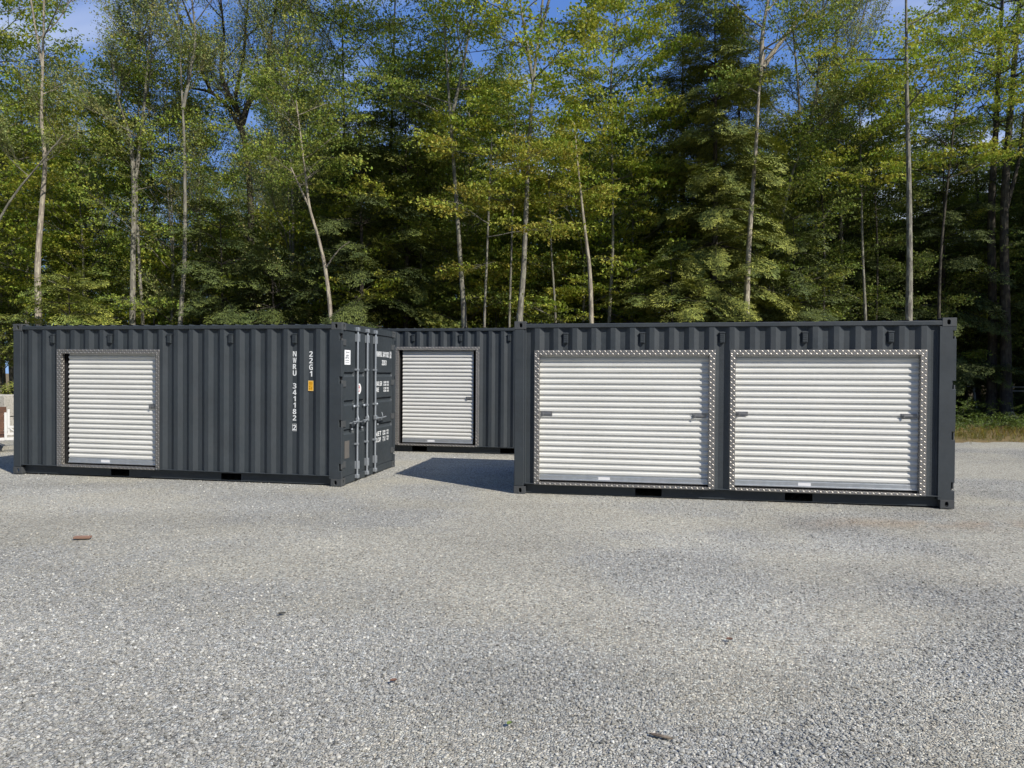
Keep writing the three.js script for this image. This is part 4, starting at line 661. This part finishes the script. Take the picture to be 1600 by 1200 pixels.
{
  const white = new THREE.MeshStandardMaterial({ color: lin(0.66, 0.65, 0.62), roughness: 0.5, map: paintMap }), tyre = new THREE.MeshStandardMaterial({ color: lin(0.018, 0.018, 0.019), roughness: 0.85 });
  const grain = dataTex([256, 64], (i, j) => { const v = 150 + 70 * noise(i / 256 * 6, j / 64 * 40, 51, 40) + 30 * noise(i / 256 * 24, j / 64 * 16, 52, 24); return [v, v * 0.93, v * 0.88]; }, true);
  const plank = new THREE.MeshStandardMaterial({ color: lin(0.17, 0.10, 0.07), map: grain, roughness: 0.85 });
  const t = thing('utility_trailer', 'utility trailer with brown plank sides and white frame at the left edge', 'trailer'); t.position.set(-11.12, 0, -15); t.rotation.y = 0.6;
  part('bed', metreUV(rbox(-2.9, 0, 0.32, 0.38, -1.4, 0, 0.008)), plank, t);
  for (const z of [0.012, -1.412]) for (let k = 0; k < 3; k++) part('plank', metreUV(rbox(-2.9, -0.02, 0.4 + k * 0.185, 0.575 + k * 0.185, z - 0.012, z + 0.012, 0.004), 1), plank, t);
  for (const x of [-2.9, -1.45, 0.02]) for (const z of [0.045, -1.445]) part('stake', metreUV(rbox(x - 0.025, x + 0.025, 0.28, x > 0 ? 0.88 : 0.97, z - 0.02, z + 0.02, 0.004)), white, t);
  for (const z of [0.04, -1.44]) part('frame_rail', metreUV(rbox(-2.93, 0.95, 0.27, 0.33, z - 0.018, z + 0.018, 0.004)), white, t);
  part('front_rail', metreUV(rbox(0.05, 0.75, 0.535, 0.585, 0.02, 0.06, 0.004)), white, t);
  part('brace', metreUV(new THREE.TubeGeometry(new THREE.LineCurve3(new THREE.Vector3(0.06, 0.56, 0.04), new THREE.Vector3(0.34, 0.31, 0.04)), 1, 0.02, 6)), white, t);
  part('fender', metreUV(rbox(-1.9, -1.0, 0.66, 0.69, 0.06, 0.28, 0.01)), white, t);
  for (const z of [0.17, -1.57]) { const w = part('wheel', new THREE.TorusGeometry(0.22, 0.1, 10, 24).translate(-1.45, 0.32, z), tyre, t); part('rim', new THREE.CylinderGeometry(0.16, 0.16, 0.12, 18).rotateX(Math.PI / 2).translate(-1.45, 0.32, z), white, w); }
}
{
  const white = new THREE.MeshStandardMaterial({ color: lin(0.55, 0.55, 0.52), roughness: 0.6, map: paintMap }), z = -31, f = thing('rail_fence', 'white rail fence in the shade behind the two thick trunks', 'fence'), p0 = at(1490, 600, z); f.position.set(p0.x, 0, z);
  const us = [1490, 1527, 1577, 1622, 1668], lean = [0, -0.12, 0.03, -0.04, 0];
  us.forEach((u, k) => { const x = at(u, 600, z).x - p0.x, g = rbox(-0.04, 0.04, 0, 1.55, -0.04, 0.04, 0.006); g.rotateZ(-lean[k]).translate(x, 0, 0); part('post', metreUV(g), white, f); });
  for (let k = 0; k + 1 < us.length; k++) for (const y of [1.38, 1.2]) { if (k === 0 && y < 1.3) continue; const a = at(us[k], 600, z).x - p0.x, b = at(us[k + 1], 600, z).x - p0.x; if (k === 1) continue; part('rail', metreUV(rbox(a + 0.02, b - 0.02, y - 0.035, y + 0.035, -0.062, -0.042, 0.004)), white, f); }
  const s = at(1572, 646, -27), st = thing('forked_root', 'pale forked root at the foot of the right thick trunk', 'root'); st.position.set(s.x, 0, -26.8);
  const w = new Wood(), V = (x, y, q) => new THREE.Vector3(x, y, q); w.tube([V(-0.25, 0, 0.12), V(-0.12, 0.22, 0.05), V(0.02, 0.42, 0)], [0.05, 0.06, 0.06], 7); part('root_arm', w.geo(), barks.pale, st); const w2 = new Wood(); w2.tube([V(0.3, 0, 0.16), V(0.22, 0.28, 0.06), V(0.05, 0.46, 0)], [0.06, 0.07, 0.05], 7); part('root_arm', w2.geo(), barks.pale, st);
}
{ // litter on the gravel
  const put = (name, label, category, g, mat, u, v, turn, lift = 0) => { const p = groundAt(u, v), o = part(numbered(name), g, mat, scene); o.userData = { label, category }; o.position.set(p.x, groundY(p.x, p.z) + lift, p.z); o.rotation.y = turn; return o; };
  const red = new THREE.MeshStandardMaterial({ color: lin(0.23, 0.135, 0.095), roughness: 0.85 }), barkPiece = new THREE.MeshStandardMaterial({ color: lin(0.27, 0.21, 0.17), roughness: 0.9, map: barkMap });
  put('wood_scrap', 'short reddish brown piece of wood lying on the gravel at left', 'wood scrap', new RoundedBoxGeometry(0.165, 0.024, 0.06, 1, 0.004).translate(0, 0.022, 0), red, 129, 843, 0.12, 0.004);
  const sh = new THREE.Shape(); sh.moveTo(-0.055, 0); sh.lineTo(-0.03, 0.011); sh.lineTo(0.03, 0.008); sh.lineTo(0.06, -0.002); sh.lineTo(0.02, -0.008); sh.lineTo(-0.04, -0.006); sh.closePath();
  put('bark_strip', 'thin strip of bark lying on the stones near the lower edge', 'bark', new THREE.ExtrudeGeometry(sh, { depth: 0.005, bevelEnabled: true, bevelSize: 0.001, bevelThickness: 0.001, bevelSegments: 1 }).rotateX(-Math.PI / 2), barkPiece, 1032, 1156, -0.45, 0.014);
  const curled = (l, w, curl) => { const g = new THREE.PlaneGeometry(l, w, 6, 4).rotateX(-Math.PI / 2), p = g.attributes.position; for (let k = 0; k < p.count; k++) { const x = p.getX(k) / l, z = p.getZ(k) / w, t = Math.sqrt(Math.max(0, 1 - 4 * x * x * 0.96)); p.setZ(k, p.getZ(k) * t); p.setY(k, 0.006 + curl * (z * z * 2 * t + x * x) * l); } g.computeVertexNormals(); return g; };
  const leafBrown = new THREE.MeshStandardMaterial({ color: lin(0.12, 0.06, 0.04), roughness: 0.8, side: THREE.DoubleSide }), leafDark = new THREE.MeshStandardMaterial({ color: lin(0.05, 0.05, 0.04), roughness: 0.8, side: THREE.DoubleSide }), leafGreen = new THREE.MeshStandardMaterial({ color: lin(0.10, 0.14, 0.03), roughness: 0.8, side: THREE.DoubleSide });
  put('dead_leaf', 'curled reddish brown leaf on the gravel below the middle', 'leaf', curled(0.042, 0.028, 0.5), leafBrown, 615, 1069, 0.4, 0.012);
  put('dead_leaf', 'dark flat leaf on the gravel left of the middle', 'leaf', curled(0.06, 0.03, 0.3), leafDark, 440, 962, 0.2, 0.01);
  put('dead_leaf', 'brown leaf on the gravel below the right container', 'leaf', curled(0.045, 0.028, 0.5), leafBrown, 1140, 1004, -0.2, 0.012);
  put('green_leaf', 'small green leaf on the gravel near the lower edge', 'leaf', curled(0.035, 0.026, 0.4), leafGreen, 796, 1136, 0.9, 0.012);
}
scene.traverse((o) => { if (o.isMesh) o.castShadow = o.receiveShadow = true; });
renderer.render(scene, camera);
